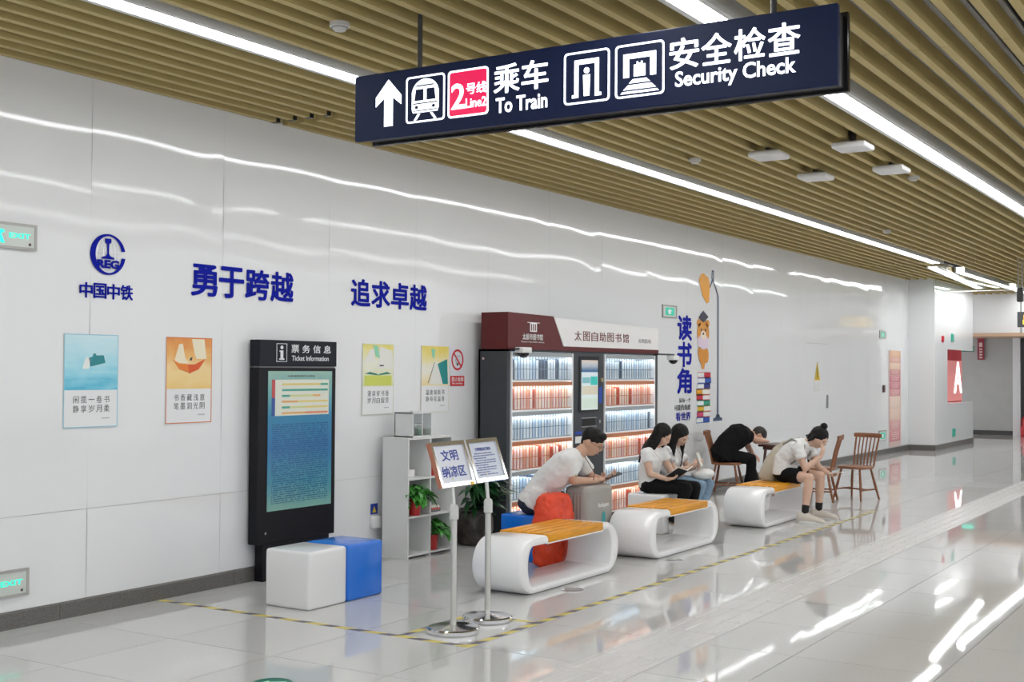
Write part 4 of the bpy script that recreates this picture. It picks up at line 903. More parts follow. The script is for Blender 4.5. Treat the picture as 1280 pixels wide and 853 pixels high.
    for k in range(3): e.box(10.205+.036*k, 10.222+.036*k, YF-.018, YF-.017, 1.975, 2.04)
    e.build('seal_marks', redm, t, ang=0)
    text('太原市图书馆', (10.05,10.43,1.885,1.945), o, WX, WZ, paper_w, t, depth=.002, bold=.005); text('Taiyuan City Public Library', (10.02,10.46,1.855,1.873), o, WX, WZ, paper_w, t, depth=.001)
    def dome(x, y, z, label, arm):
        c = thing('dome_camera', label, 'camera', (x, y, z))
        MB().rbox(x-.085, x+.085, y-.045, y+.045, z, z+.055, .008).build('housing', white_p, c)
        MB().lathe([(.055,0),(.05,-.02),(.03,-.04),(.004,-.047)], (x,y,z), 16).build('dome', black_gloss, c)
        if arm: MB().box(x-.40, x+.06, y+.01, y+.03, z+.055, z+.075).build('arm', gm, c, ang=0)
        else: MB().box(x-.10, x-.02, y-.01, y+.06, z+.03, z+.045).build('arm', gm, c, ang=0)
    dome(9.98, 6.13, 1.755, 'small dome camera at the left corner of the library machine', False)
    dome(13.40, 6.15, 1.72, 'small dome camera on an arm beside the library machine', True)
library()

# ================================================================== NOTICE STANDS
def stand(x, y, label, kind):
    t = thing('notice_stand', label, 'stand', (x, y, 0), 'chrome notice stands')
    MB().lathe([(.001,0),(.155,0),(.160,.006),(.160,.026),(.150,.034),(.05,.040),(.02,.046),(.001,.046)], (x,y,0), 40).build('base', chrome, t)
    MB().cyl((x,y,.04), (x,y,.72), .019, n=20).build('lower_pole', steel, t); MB().lathe([(.019,0),(.028,.006),(.028,.075),(.022,.09),(.013,.095)], (x,y,.68), 20).build('collar', M('grey_collar', (.60,.60,.58), .4), t)
    MB().cyl((x,y,.74), (x,y+.02,.94), .0125, n=16).build('upper_pole', steel, t)
    # board: lies along X, leaning back
    c = Vector((x+.035, y-.015, .885)); ux = Vector((1,.02,0)).normalized(); uy = Vector((0,.36,1)).normalized(); n = ux.cross(uy); W, H = .375, .285
    o = c-ux*(W/2)
    fr = MB()
    for a, b, p, q in ((0,.025,0,H),(W-.025,W,0,H),(.025,W-.025,0,.025),(.025,W-.025,H-.025,H)): fr.prism([(a,p),(b,p),(b,q),(a,q)], o, ux, uy, -n*.028)
    fb = fr.build('frame', chrome, t, ang=0)
    MB().prism([(.022,.022),(W-.022,.022),(W-.022,H-.022),(.022,H-.022)], o-n*.012, ux, uy, -n*.014).build('backing', white_p, t, ang=0)
    pm = M('notice_paper', (.72,.75,.82), .25) if kind == 1 else None
    sh = MB().prism([(.026,.026),(W-.026,.026),(W-.026,H-.026),(.026,H-.026)], o-n*.010, ux, uy, -n*.002).build('paper', pm or M('notice_paper_b', (.66,.70,.80), .2), t, ang=0)
    bl = M('notice_blue_ink', (.02,.05,.33), .4); o2 = o-n*.0095
    if kind == 1:
        text('文明', (.095,.275,.165,.232), o2, ux, uy, bl, t, depth=.001, bold=.035); text('纳凉区', (.06,.315,.062,.13), o2, ux, uy, bl, t, depth=.001, bold=.035)
        MB().prism([(0,0),(.03,0),(.03,H),(0,H)], o-n*.0285, n, uy, -ux*.002).build('red_edge', M('red_brown_sticker', (.42,.16,.10), .5), t, ang=0)
        MB().prism([(.32,-.004),(.35,-.004),(.35,.016),(.32,.016)], o+n*.001, ux, uy, n*.002).build('yellow_clip', M('clip_yellow', (.80,.45,.02), .4), t, ang=0)
    else:
        text('文明纳凉区须知', (.09,.275,.205,.228), o2, ux, uy, bl, t, depth=.001, bold=.01)
        rnd = random.Random(2); ik = M('notice_print', (.12,.15,.35), .5)
        for r in range(10):
            z = .192-.0155*r; xx = .05+(.02 if r % 3 == 0 else 0); end = .32-(.12 if r % 3 == 2 else rnd.uniform(0,.04))
            while xx < end:
                w = rnd.uniform(.02,.05); MB().prism([(xx,z-.007),(min(end,xx+w),z-.007),(min(end,xx+w),z),(xx,z)], o2, ux, uy, n*.0008).build('print_line', ik, sh, ang=0); xx += w+.006
stand(6.205, 4.30, 'chrome stand with a blue lettered 文明纳凉区 notice', 1)
stand(6.615, 4.32, 'chrome stand with a page of small blue print', 2)

# ================================================================== FLOOR MARKINGS
def hazard():
    m = bpy.data.materials.new('hazard_tape'); m.use_nodes = True; nt = m.node_tree; L = nt.links.new; b = nt.nodes['Principled BSDF']; b.inputs['Roughness'].default_value = .4
    g = nt.nodes.new('ShaderNodeNewGeometry'); s = nt.nodes.new('ShaderNodeSeparateXYZ'); L(g.outputs['Position'], s.inputs[0])
    a = nt.nodes.new('ShaderNodeMath'); a.operation = 'ADD'; L(s.outputs[0], a.inputs[0]); L(s.outputs[1], a.inputs[1])
    k = nt.nodes.new('ShaderNodeMath'); k.operation = 'MULTIPLY'; k.inputs[1].default_value = 4.4; L(a.outputs[0], k.inputs[0])
    f = nt.nodes.new('ShaderNodeMath'); f.operation = 'FRACT'; L(k.outputs[0], f.inputs[0])
    c = nt.nodes.new('ShaderNodeMath'); c.operation = 'LESS_THAN'; c.inputs[1].default_value = .45; L(f.outputs[0], c.inputs[0])
    x = nt.nodes.new('ShaderNodeMix'); x.data_type = 'RGBA'; L(c.outputs[0], x.inputs['Factor']); x.inputs[6].default_value = (.66,.55,.12,1); x.inputs[7].default_value = (.10,.09,.13,1); L(x.outputs[2], b.inputs['Base Color'])
    return m
hz = hazard()
for nm, x0, x1, y0, y1, lab in (('floor_tape',5.905,5.955,4.03,6.56,'striped floor tape running out from the skirting'),('floor_tape',5.905,14.2,3.985,4.035,'long striped floor tape running along in front of the benches'),
                            ('floor_tape',5.96,6.70,4.48,4.525,'short striped floor tape behind the chrome notice stands'),('floor_tape',6.70,6.745,4.04,4.525,'short striped floor tape beside the second notice stand')):
    o = MB().box(x0, x1, y0, y1, 0, .0009).build(nm, hz, ang=0); tag(o, lab, 'tape', 'striped floor tapes')
for x, y, lab in ((7.86,4.40,'round metal floor box in front of the first bench'),(9.56,4.38,'round metal floor box in front of the middle bench')):
    t = thing('floor_box', lab, 'floor box', (x, y, 0), 'metal floor boxes')
    MB().lathe([(.001,.001),(.062,.001),(.062,.003),(.05,.005),(.001,.005)], (x,y,0), 28).build('lid', steel, t); MB().lathe([(.064,0),(.085,0),(.085,.004),(.07,.006),(.064,.004)], (x,y,0), 28).build('rim', chrome, t)
t = thing('floor_sticker', 'round dark green floor sticker at the bottom edge', 'sticker', (4.72, 4.40, 0))
MB().lathe([(.001,0),(.10,0),(.10,.0012),(.001,.0012)], (4.70,4.37,0), 40).build('disc', M('sticker_green', (.01,.14,.09), .3), t)
MB().prism([(-.075,-.01),(-.02,.045),(-.02,.018),(.07,.018),(.07,-.038),(-.02,-.038),(-.02,-.065)], (4.70,4.37,.0012), (.62,-.78,0), (.78,.62,0), (0,0,.0008)).build('arrow', M('sticker_mint', (.35,.75,.55), .3), t, ang=0)

# ================================================================== CEILING DEVICES
for x, y, lab in ((9.95,3.69,'white wireless box hanging under the slats, leftmost of four'),(11.27,3.72,'white wireless box hanging under the slats, second nearest the wall side'),(9.9,2.96,'white wireless box hanging close to the second light strip, nearer one'),(11.2,3.0,'white wireless box hanging close to the second light strip, farther one')):
    t = thing('wireless_box', lab, 'access point', (x, y, ZC-.085), 'white boxes under the slats')
    MB().rbox(x-.14, x+.14, y-.14, y+.14, ZC-.085, ZC-.035, .02, 3).build('cover', M('device_white', (.80,.80,.80), .4), t); MB().box(x-.09, x+.09, y-.09, y+.09, ZC-.035, ZC-.025).build('back_plate', grey_m, t, ang=0)
    MB().box(x-.05, x+.05, y-.012, y+.012, ZC-.025, ZC+.2).build('hanger', black, t, ang=0)
for x, y, lab in ((12.06,3.02,'small round smoke detector beside the second light strip'),(5.15,4.35,'small round smoke detector left of the hanging sign'),(10.1,4.43,'small round smoke detector right of the hanging sign'),(16.5,4.48,'small round smoke detector far along the slats')):
    t = thing('smoke_detector', lab, 'smoke detector', (x, y, ZC-.04), 'smoke detectors')
    MB().lathe([(.001,-.045),(.03,-.045),(.04,-.03),(.055,-.022),(.055,0),(.001,0)], (x,y,ZC), 24).build('body', M('detector_grey', (.62,.61,.58), .4), t)
    MB().lathe([(.041,-.031),(.046,-.031),(.046,-.026),(.041,-.026)], (x,y,ZC), 24).build('vent_ring', grey_m, t)

# ================================================================== WOODEN CHAIRS AND TABLE
wood_d = M('walnut_wood', (.25,.095,.04), .4, noise=(5,.3,(2,2,14)))
def make_chair(label):
    t = thing('windsor_chair', label, 'chair', (0,0,0), 'brown spindle back chairs', rz=1e-6)   # faces +X, local build
    def P(mb, name, par=t, ang=40): return mb.build(name, wood_d, par, ang, local=True)
    sh = []
    n = 28
    for k in range(n):
        a = 2*math.pi*k/n; c, s_ = math.cos(a), math.sin(a); e = 2/3.2
        sh.append((.195*math.copysign(abs(c)**e, c), .20*(1-.06*c*-1)*math.copysign(abs(s_)**e, s_)))
    zs = [(.385,.90),(.392,1),(.410,1),(.418,.965)]
    P(MB().loft([[(x*k, y*k, z) for x, y in sh] for z, k in zs]), 'seat')
    for sx in (1, -1):
        for sy in (1, -1):
            P(MB().tube([(.12*sx,.13*sy,.388),(.155*sx,.165*sy,.2),(.20*sx,.20*sy,0)], [.013,.017,.012], 10), 'leg')
    for sy in (1, -1): P(MB().tube([(-.168,.175*sy,.13),(.168,.175*sy,.13)], .010, 8), 'side_stretcher')
    P(MB().tube([(0,-.175,.13),(0,.175,.13)], .010, 8), 'cross_stretcher')
    for k in range(7):
        y = -.155+.31*k/6; P(MB().tube([(-.165,y*.92,.405),(-.205,y,.60),(-.255,y*1.05,.775)], [.009 if k not in (0,6) else .012]*3, 8), 'spindle')
    rings = []
    for k in range(9):
        y = -.195+.39*k/8; x = -.258-.03*(1-(y/.195)**2); h = .032 if 0 < k < 8 else .026
        rings.append([(x-.010,y,.795-h),(x+.010,y,.795-h),(x+.014,y,.795+h*.2),(x+.004,y,.795+h*.75),(x-.014,y,.795+h*.75)])
    P(MB().loft(rings), 'crest_rail')
    return t
chair0 = make_chair('brown wooden spindle back chair standing alone by the red banner')
chair0.location = (15.42, 4.57, 0); chair0.rotation_euler = (0, 0, R(163))
c = copy_tree(chair0); c.location = (14.97, 4.90, 0); c.rotation_euler = (0, 0, R(100)); c['label'] = 'brown wooden chair seen edge on behind the bent person in black shorts'
c = copy_tree(chair0); c.location = (15.07, 6.15, 0); c.rotation_euler = (0, 0, R(-77)); c['label'] = 'brown wooden chair under the man dressed in black'
def table():
    x0, x1, y0, y1, H = 15.36, 15.98, 5.28, 5.84, .64
    t = thing('wooden_table', 'dark wooden table the man in black leans on', 'table', ((x0+x1)/2, (y0+y1)/2, 0))
    MB().rbox(x0, x1, y0, y1, H-.028, H, .008).build('table_top', M('dark_walnut', (.085,.03,.018), .35, noise=(5,.3,(12,2,2))), t); dw = MC['dark_walnut']
    MB().box(x0+.05, x1-.05, y0+.05, y1-.05, H-.07, H-.028).build('apron', dw, t, ang=0)
    for sx in (0, 1):
        for sy in (0, 1):
            px, py = (x0+.08, x1-.08)[sx], (y0+.08, y1-.08)[sy]; ex, ey = (-.05, .05)[sx], (-.05, .05)[sy]
            MB().tube([(px,py,H-.03),(px+ex,py+ey,0)], [.02,.013], 10).build('leg', dw, t)
table()

# ================================================================== LUGGAGE
def soup(name, mb, mat, parent, voxel=.008, smooth=3, disp=None):
    """many overlapping closed shapes fused into one continuous skin"""
    me = bpy.data.meshes.new('tmp'); me.from_pydata(mb.v, [], mb.f)
    bm = bmesh.new(); bm.from_mesh(me); bmesh.ops.recalc_face_normals(bm, faces=bm.faces); bm.to_mesh(me); bm.free()
    o = bpy.data.objects.new('tmp', me); COL.objects.link(o)
    r = o.modifiers.new('r', 'REMESH'); r.mode = 'VOXEL'; r.voxel_size = voxel; r.use_smooth_shade = True
    if smooth:
        q = o.modifiers.new('s', 'SMOOTH'); q.factor = .5; q.iterations = smooth
    for k, (sz, st) in enumerate(disp or []):
        tx = bpy.data.textures.new('wrinkle', 'CLOUDS'); tx.noise_scale = sz; tx.noise_depth = 2
        d = o.modifiers.new('d%d' % k, 'DISPLACE'); d.texture = tx; d.strength = st; d.mid_level = .5; d.texture_coords = 'LOCAL'
    dg = bpy.context.evaluated_depsgraph_get(); m = bpy.data.meshes.new_from_object(o.evaluated_get(dg)); m.name = name
    bpy.data.objects.remove(o); bpy.data.meshes.remove(me)
    off = ORG.get(parent)
    if off: m.transform(Matrix.Translation(-off))
    m.shade_smooth()
    return link(name, m, mat, parent)

def suitcase():
    x0, x1, y0, y1, z0, z1 = 9.05, 9.53, 4.925, 5.16, .045, .625
    t = thing('suitcase', 'grey beige hard shell suitcase the man leans on', 'suitcase', ((x0+x1)/2, (y0+y1)/2, 0))
    g = M('taupe_shell', (.33,.31,.285), .38, noise=(4,.05))
    MB().rbox(x0, x1, y0, y1, z0, z1, .055, 5).build('shell', g, t, ang=60)
    for k in range(5):
        y = y0+.05+.033*k; MB().rbox(x0-.006, x0+.02, y, y+.016, z0+.07, z1-.07, .004, 1).build('rib', g, t)
    MB().box(x0-.001, x1+.001, (y0+y1)/2+.01, (y0+y1)/2+.016, z0+.06, z1-.06).build('zip_line', M('zip_dark', (.06,.055,.05), .5), t, ang=0)
    for sx in (x0+.06, x1-.06):
        for sy in (y0+.05, y1-.05):
            w = MB().box(sx-.018, sx+.018, sy-.015, sy+.015, .035, .06).build('wheel_fork', black, t, ang=0); MB().cyl((sx-.016,sy,.024), (sx+.016,sy,.024), .024, n=18).build('wheel', M('wheel_rubber', (.03,.03,.03), .5), w)
    text('fodapan', (9.235,9.425,.425,.475), (0,y0-.001,0), WX, WZ, M('logo_white', (.75,.75,.72), .4), t, depth=.002, bold=.02)
    MB().prism([(.315+.032*math.cos(R(a))+9.02, .345+.055*math.sin(R(a))) for a in range(0, 360, 20)], (0,y0-.0005,0), WX, WZ, (0,-.002,0)).build('teal_mark', M('teal_sticker', (.01,.30,.31), .4), t, ang=0)
suitcase()
def orange_bag():
    t = thing('rain_covered_backpack', 'bright orange covered backpack standing behind the first bench', 'backpack', (8.80, 5.09, 0))
    mb = MB(); rings = []
    for z, a, b, dx in ((.0,.19,.085,0),(.03,.235,.10,0),(.2,.25,.105,.005),(.36,.245,.105,.01),(.48,.225,.10,.015),(.555,.185,.085,.015),(.592,.12,.05,.0)):
        rings.append([(8.755+dx+a*math.copysign(abs(math.cos(q))**.75, math.cos(q)), 5.09+b*math.copysign(abs(math.sin(q))**.75, math.sin(q)), z+.002) for q in [2*math.pi*k/28 for k in range(28)]])
    mb.loft(rings); soup('rain_cover', mb, M('orange_nylon', (.72,.05,.008), .45, noise=(5,.12)), t, .012, 3, [(.13,.045),(.045,.022),(.02,.006)])
    MB().tube([(8.60,5.02,.40),(8.565,5.0,.33),(8.535,5.02,.22),(8.56,5.05,.12)], .010, 6).build('strap', M('strap_navy', (.02,.03,.07), .6), t)
    MB().tube([(9.00,5.05,.40),(9.025,5.03,.26),(9.0,5.04,.12)], .010, 6).build('strap', MC['strap_navy'], t)
orange_bag()

# ================================================================== PEOPLE
skin_m = M('skin', (.60,.36,.25), .5, noise=(20,.05)); skin_l = M('fair_skin', (.66,.43,.32), .5, noise=(20,.05))
hair_m = M('black_hair', (.007,.006,.006), .5, spec=.25, noise=(60,.5,(1,1,.15)))
V = Vector
def nz(v): return Vector(v).normalized()
def head_mesh(mb, c, f, u, s=1.0):
    """head with brow, sockets, nose, lips, chin, ears; c centre, f gaze, u crown"""
    c, f = V(c), nz(f); r_ = f.cross(V(u)).normalized(); u = r_.cross(f).normalized()
    n, m = 40, 30; rings = []
    g = lambda x, z, cx, cz, sx, sz: math.exp(-((x-cx)/sx)**2-((z-cz)/sz)**2)
    for i in range(m+1):
        t_ = -math.pi/2+math.pi*max(.012, min(.988, i/m)); ring = []
        for j in range(n):
            a = 2*math.pi*j/n
            x, y, z = math.cos(t_)*math.cos(a)*.076, math.cos(t_)*math.sin(a)*.098, math.sin(t_)*.118
            low = max(0, min(1, (-z-.01)/.10))
            x *= 1-.34*low**1.3
            if y < 0: y *= 1-.42*low
            else: y = y*(.93-.02*low)+.006*low
            if y > .02:
                ax = abs(x)
                y += .021*g(x,z,0,-.018,.011,.022)+.011*g(x,z,0,.006,.010,.022)+.006*g(ax,z,.028,.030,.022,.010)-.011*g(ax,z,.031,.008,.016,.012)
                y += .008*g(x,z,0,-.056,.022,.006)+.006*g(x,z,0,-.068,.018,.006)-.004*g(x,z,0,-.062,.024,.003)+.009*g(x,z,0,-.098,.02,.016)+.005*g(ax,z,.042,-.022,.02,.02)
            ring.append(c+(r_*x+f*y+u*z)*s)
        rings.append(ring)
    mb.loft(rings)
    for sd in (1, -1): mb.ell(c+(r_*(.077*sd)-f*.010-u*.010)*s, [(r_*.9-f*.5)*.013*s, (f*.55+u*0.1)*.034*s, u*.034*s], 12, 8)
    return r_, f, u
def hand(mb, w, d, n, s, curl=(.35,.5,.4), spread=1.0, k=1.0, thumb=.5):
    """w wrist, d along the hand, n out of the palm, s=+1/-1 thumb side"""
    w = V(w); d = nz(d); n = (V(n)-d*V(n).dot(d)).normalized(); t = d.cross(n)*s
    mb.cap(w-d*.01, .024*k, w+d*.03*k, .023*k); mb.ell(w+d*.05*k, [d*.050*k, t*.041*k, n*.016*k], 14, 8)
    for i, L in enumerate((.068,.076,.070,.054)):
        p = w+d*(.083-.004*abs(i-1))*k+t*(.030-.0195*i)*k; ang = 0; q = p-d*.02
        dd = (d+t*(.10-.07*i)*spread).normalized(); r = .0088-(.001 if i == 3 else 0)
        for seg, cc in zip((.45,.30,.25), curl):
            ang += cc*(1+.08*i); v = dd*math.cos(ang)+n*math.sin(ang); e = p+v*(L*seg*k); mb.cap(q if seg == .45 else p, r*k, e, (r-.0008)*k, 10, 3); p = e; r -= .0008
    b = w+d*.022*k+t*.026*k; v = nz(d*.62+t*.62+n*thumb); e = b+v*.042*k; mb.cap(b, .0125*k, e, .0102*k, 10, 3); v2 = nz(d*.85+t*.25+n*(thumb+.15)); mb.cap(e, .0102*k, e+v2*.030*k, .0085*k, 10, 3)
def torso(mb, pts, r_, sizes, f_hint):
    """loft along the spine; sizes = (half width, half depth)"""
    pts = [V(p) for p in pts]; rings = []; r_ = nz(r_); N = 26
    for i, p in enumerate(pts):
        d = (pts[min(i+1, len(pts)-1)]-pts[max(i-1, 0)]).normalized(); rr = (r_-d*r_.dot(d)).normalized(); ff = d.cross(rr)
        a, b = sizes[i]
        rings.append([p+rr*(a*math.copysign(abs(math.cos(q))**.85, math.cos(q)))+ff*(b*math.copysign(abs(math.sin(q))**.85, math.sin(q))) for q in [2*math.pi*k/N for k in range(N)]])
    mb.loft(rings)
def sleeve(mb, p0, p1, r0, r1): mb.cyl(p0, p1, r0, r1, 18); mb.ell(p0, [V((r0,0,0)),V((0,r0,0)),V((0,0,r0))], 14, 8)
def eyes(c, r_, f, u, parent, s=1.0):
    em = M('eye_dark', (.03,.02,.015), .25)
    for sd in (1, -1):
        MB().ell(V(c)+(r_*(.030*sd)+f*.0815+u*.004)*s, [r_*.011*s, f*.004*s, u*.0035*s], 10, 6).build('eye', em, parent)
        MB().ell(V(c)+(r_*(.031*sd)+f*.0905+u*.026)*s, [r_*.016*s, f*.003*s, u*.0028*s], 10, 6).build('eyebrow', hair_m, parent)
    MB().ell(V(c)+(f*.0915-u*.062)*s, [r_*.019*s, f*.006*s, u*.0055*s], 10, 6).build('lips', M('lip', (.45,.17,.15), .45), parent)
def lerp(a, b, t_): return V(a)*(1-t_)+V(b)*t_
def shoe(mb, ank, d, k=1.0):
    d = nz(V((d[0], d[1], 0))); s_ = V((-d.y, d.x, 0)); a = V((ank[0], ank[1], 0)); rings = []
    for t_, w, h in ((-.078,.028,.075),(-.064,.040,.112),(-.02,.046,.122),(.035,.047,.108),(.09,.050,.082),(.145,.048,.064),(.185,.034,.050),(.202,.014,.030)):
        q = a+d*t_*k; rings.append([q+s_*(w*k*math.cos(z))+V((0,0,max(.002, (h*k*.5)+h*k*.5*math.sin(z)))) for z in [2*math.pi*j/16 for j in range(16)]])
    mb.loft(rings)
def person(name, label, P):
    """P: joints in metres. One fused body, clothes and hair as children."""
    base = P['hip']; t = thing(name, label, 'person', (base[0], base[1], 0))
    sk = P.get('skin', skin_m); k = P.get('k', 1.0); body = MB()
    r_ = nz(P['right']); hip, mid, chest, neck, head = [V(P[q]) for q in ('hip','mid','chest','neck','head')]
    hr, hf, hu = head_mesh(body, head, P['gaze'], P['crown'], P.get('hs', 1.0))
    body.cap(neck-(head-neck)*.3, .058*k, head-hu*.05-hf*.02, .052*k)
    sw = P.get('sw', .185)
    torso(body, [hip-(mid-hip)*.25, hip, mid, chest, neck-(neck-chest)*.15], r_, [(.12*k,.09*k),(.155*k,.11*k),(.13*k,.095*k),(.155*k,.10*k),(.07*k,.06*k)], None)
    for sd in ('R', 'L'):
        s_ = 1 if sd == 'R' else -1
        sh, el, wr = V(P['sh'+sd]), V(P['el'+sd]), V(P['wr'+sd])
        body.cap(lerp(chest, neck, .6), .06*k, sh, .055*k); body.cap(sh, .050*k, el, .038*k); body.cap(el, .038*k, wr, .025*k)
        h = P['hand'+sd]; hand(body, wr, h[0], h[1], h[2], h[3] if len(h) > 3 else (.35,.5,.4), k=P.get('hk', 1.0))
        kn, an = V(P['kn'+sd]), V(P['an'+sd]); hj = hip+r_*(.085*k*s_)
        body.cap(hj, .082*k, kn, .055*k); body.cap(kn, .054*k, lerp(kn, an, .35), .052*k); body.cap(lerp(kn, an, .35), .052*k, an, .033*k); 
        fd = nz(V((P['toe'+sd][0], P['toe'+sd][1], 0))); body.cap(an, .033*k, V((an.x, an.y, .034))+fd*.10, .016*k)
    soup('body', body, sk, t, .0065, 2)
    eyes(head, hr, hf, hu, t, P.get('hs', 1.0))
    # shirt
    shirt = MB(); g = P.get('loose', 1.0)
    low = hip-(mid-hip)*P.get('hem', .15)
    torso(shirt, [low, lerp(hip, mid, .4), mid, lerp(mid, chest, .6), chest, lerp(chest, neck, .55), lerp(chest, neck, .92)], r_,
          [(.172*k*g,.128*k*g),(.165*k*g,.122*k*g),(.152*k*g,.115*k*g),(.170*k*g,.122*k*g),(.178*k*g,.120*k*g),(.150*k,.098*k),(.072*k,.068*k)], None)
    for sd in ('R', 'L'):
        sh, el = V(P['sh'+sd]), V(P['el'+sd]); e = lerp(sh, el, P.get('slv', .55))
        shirt.cap(lerp(chest, neck, .65), .075*k, sh, .066*k*g); sleeve(shirt, sh, e, .064*k*g, .066*k*g)
    soup('shirt', shirt, P['shirt'], t, .009, 3, [(.11,.018*P.get('wr',1)),(.045,.010*P.get('wr',1))])
    # trousers or shorts
    tr = MB()
    torso(tr, [hip-(mid-hip)*.42, hip-(mid-hip)*.1, lerp(hip, mid, .42)], r_, [(.13*k,.10*k),(.172*k,.125*k),(.150*k,.112*k)], None)
    for sd in ('R', 'L'):
        s_ = 1 if sd == 'R' else -1; kn, an = V(P['kn'+sd]), V(P['an'+sd]); hj = hip+r_*(.088*k*s_)
        if P.get('shorts'):
            tr.cap(hj, .094*k, lerp(hj, kn, .45), .088*k); tr.cyl(hj, lerp(hj, kn, P['shorts']), .093*k, .086*k, 18)
        else:
            tr.cap(hj, .094*k, kn, .068*k); e = lerp(kn, an, .93); tr.cap(kn, .068*k, lerp(kn, e, .5), .062*k); tr.cyl(lerp(kn, e, .4), e, .062*k, P.get('cuff', .055)*k, 18)
    soup('shorts' if P.get('shorts') else 'trousers', tr, P['pants'], t, .009, 3, [(.10,.014),(.04,.006)])
    for sd in ('R', 'L'):
        an = V(P['an'+sd]); mb = MB(); shoe(mb, an, P['toe'+sd], P.get('fk', 1.0)); so = soup('shoe', mb, P['shoe'], t, .006, 2)
        mb = MB(); d = nz(V((P['toe'+sd][0], P['toe'+sd][1], 0))); s2 = V((-d.y, d.x, 0)); a = V((an.x, an.y, 0)); kk = P.get('fk', 1.0)
        out = [a+d*(.06+.145*math.cos(q))*kk+s2*(.047*math.sin(q))*kk for q in [2*math.pi*j/24 for j in range(24)]]
        mb.loft([[p+V((0,0,z)) for p in out] for z in (.001,.026)]).build('sole', M('sole_white', (.74,.73,.70), .5), so)
        for q in range(3):
            x_ = .035+.032*q; h_ = (.103-.016*q)*kk; MB().tube([a+d*x_*kk-s2*(.026*kk)+V((0,0,h_-.012)), a+d*(x_+.004)*kk+V((0,0,h_+.002)), a+d*x_*kk+s2*(.026*kk)+V((0,0,h_-.012))], .004, 6).build('lace', M('lace_white', (.74,.72,.68), .7), so)
        if P.get('sock'): MB().cap(lerp(an, P['kn'+sd], .24), .043*k, an, .039*k).build('sock', P['sock'], t)
    return t, (head, hr, hf, hu)
def hair_cap(mb, H, rx=.083, ry=.098, rz=.098, dy=-.014, dz=.030):
    h, r_, f, u = H; mb.ell(h+f*dy+u*dz, [r_*rx, f*ry, u*rz], 24, 16)

tee = M('white_cotton', (.78,.78,.77), .8, bump=(220,.15)); blk = M('black_cloth', (.006,.006,.007), .85, spec=.2, bump=(200,.2)); denim = M('pale_denim', (.20,.30,.40), .8, noise=(40,.15))

# --- man in glasses leaning on the suitcase
f = nz((.30,-.95,0)); rg = nz((-.95,-.30,0))
t, H = person('person', 'person in white tee and glasses leaning on the grey suitcase with a phone', dict(
    hip=(8.96,5.40,.47), mid=(9.0,5.30,.63), chest=(9.05,5.13,.80), neck=(9.10,5.03,.90), head=(9.165,4.945,.992), gaze=(.14,-.85,-.48), crown=(.1,-.48,.8), right=rg, k=1.0,
    shR=(8.93,5.06,.845), elR=(9.01,5.04,.675), wrR=(9.30,4.985,.655), handR=((.9,-.3,.12),(-.1,.2,1),-1,(.5,.6,.5)),
    shL=(9.26,5.12,.845), elL=(9.37,5.06,.675), wrL=(9.47,5.0,.655), handL=((.5,-.6,.25),(-.3,.2,1),1,(.5,.6,.5)),
    knR=(9.27,5.32,.49), anR=(9.30,5.36,.08), toeR=(1,-.1), knL=(9.33,5.48,.49), anL=(9.36,5.50,.08), toeL=(1,0),
    shirt=tee, pants=M('navy_trousers', (.02,.025,.045), .8), shoe=M('dark_shoe', (.03,.03,.03), .5), loose=1.08, slv=.66, hem=.1, wr=1.2))
mb = MB(); hair_cap(mb, H, .081, .100, .092, -.012, .036); h, r_, f_, u_ = H
mb.ell(h+f_*.045+u_*.085, [r_*.06, f_*.05, u_*.035], 16, 10); mb.ell(h-f_*.06-u_*.01, [r_*.062, f_*.035, u_*.06], 14, 10)
soup('hair', mb, hair_m, t, .007, 2, [(.03,.010)])
gl = M('glasses_wire', (.05,.05,.05), .3, metal=.5)
for sd in (1, -1):
    c0 = h+r_*(.033*sd)+f_*.098+u_*.002
    MB().tube([c0+r_*(.024*math.cos(q))+u_*(.019*math.sin(q)) for q in [2*math.pi*j/20 for j in range(21)]], .0016, 6).build('glasses_rim', gl, t)
    MB().tube([c0+r_*(.022*sd), h+r_*(.076*sd)+f_*.04+u_*.006, h+r_*(.079*sd)-f_*.015+u_*.0], .0018, 6).build('glasses_temple', gl, t)
MB().tube([h+r_*.010+f_*.102+u_*.004, h-r_*.010+f_*.102+u_*.004], .0016, 6).build('glasses_bridge', gl, t)
MB().tube([h-u_*.12-f_*.0+r_*.05, (9.10,4.93,.80), (9.14,4.91,.74), (9.2,4.95,.67)], .003, 6).build('lanyard', M('lanyard_dark', (.05,.05,.05), .6), t)
def phone(o, x, y, _n, label, colr, k=1.0):
    o, x, y = V(o), nz(x), nz(y); n = x.cross(y)
    t = thing('phone', label, 'phone', o)
    L, W = .150*k, .074*k
    def rr(a, b, r=.010): return [(sx*(a-r)+r*math.cos(R(q+s0)), sy*(b-r)+r*math.sin(R(q+s0))) for sx, sy, s0 in ((1,1,0),(-1,1,90),(-1,-1,180),(1,-1,270)) for q in (0,30,60,90)]
    MB().prism(rr(L/2, W/2), o-n*.004, x, y, n*.008).build('case', colr, t, ang=0); MB().prism(rr(L/2-.004, W/2-.004, .007), o+n*.004, x, y, n*.0006).build('screen', black_gloss, t, ang=0)
phone((9.50,4.925,.688), (.55,-.55,.25), (.5,.75,.1), None, 'dark phone held in the hands resting on the suitcase', M('phone_dark', (.05,.03,.035), .3))

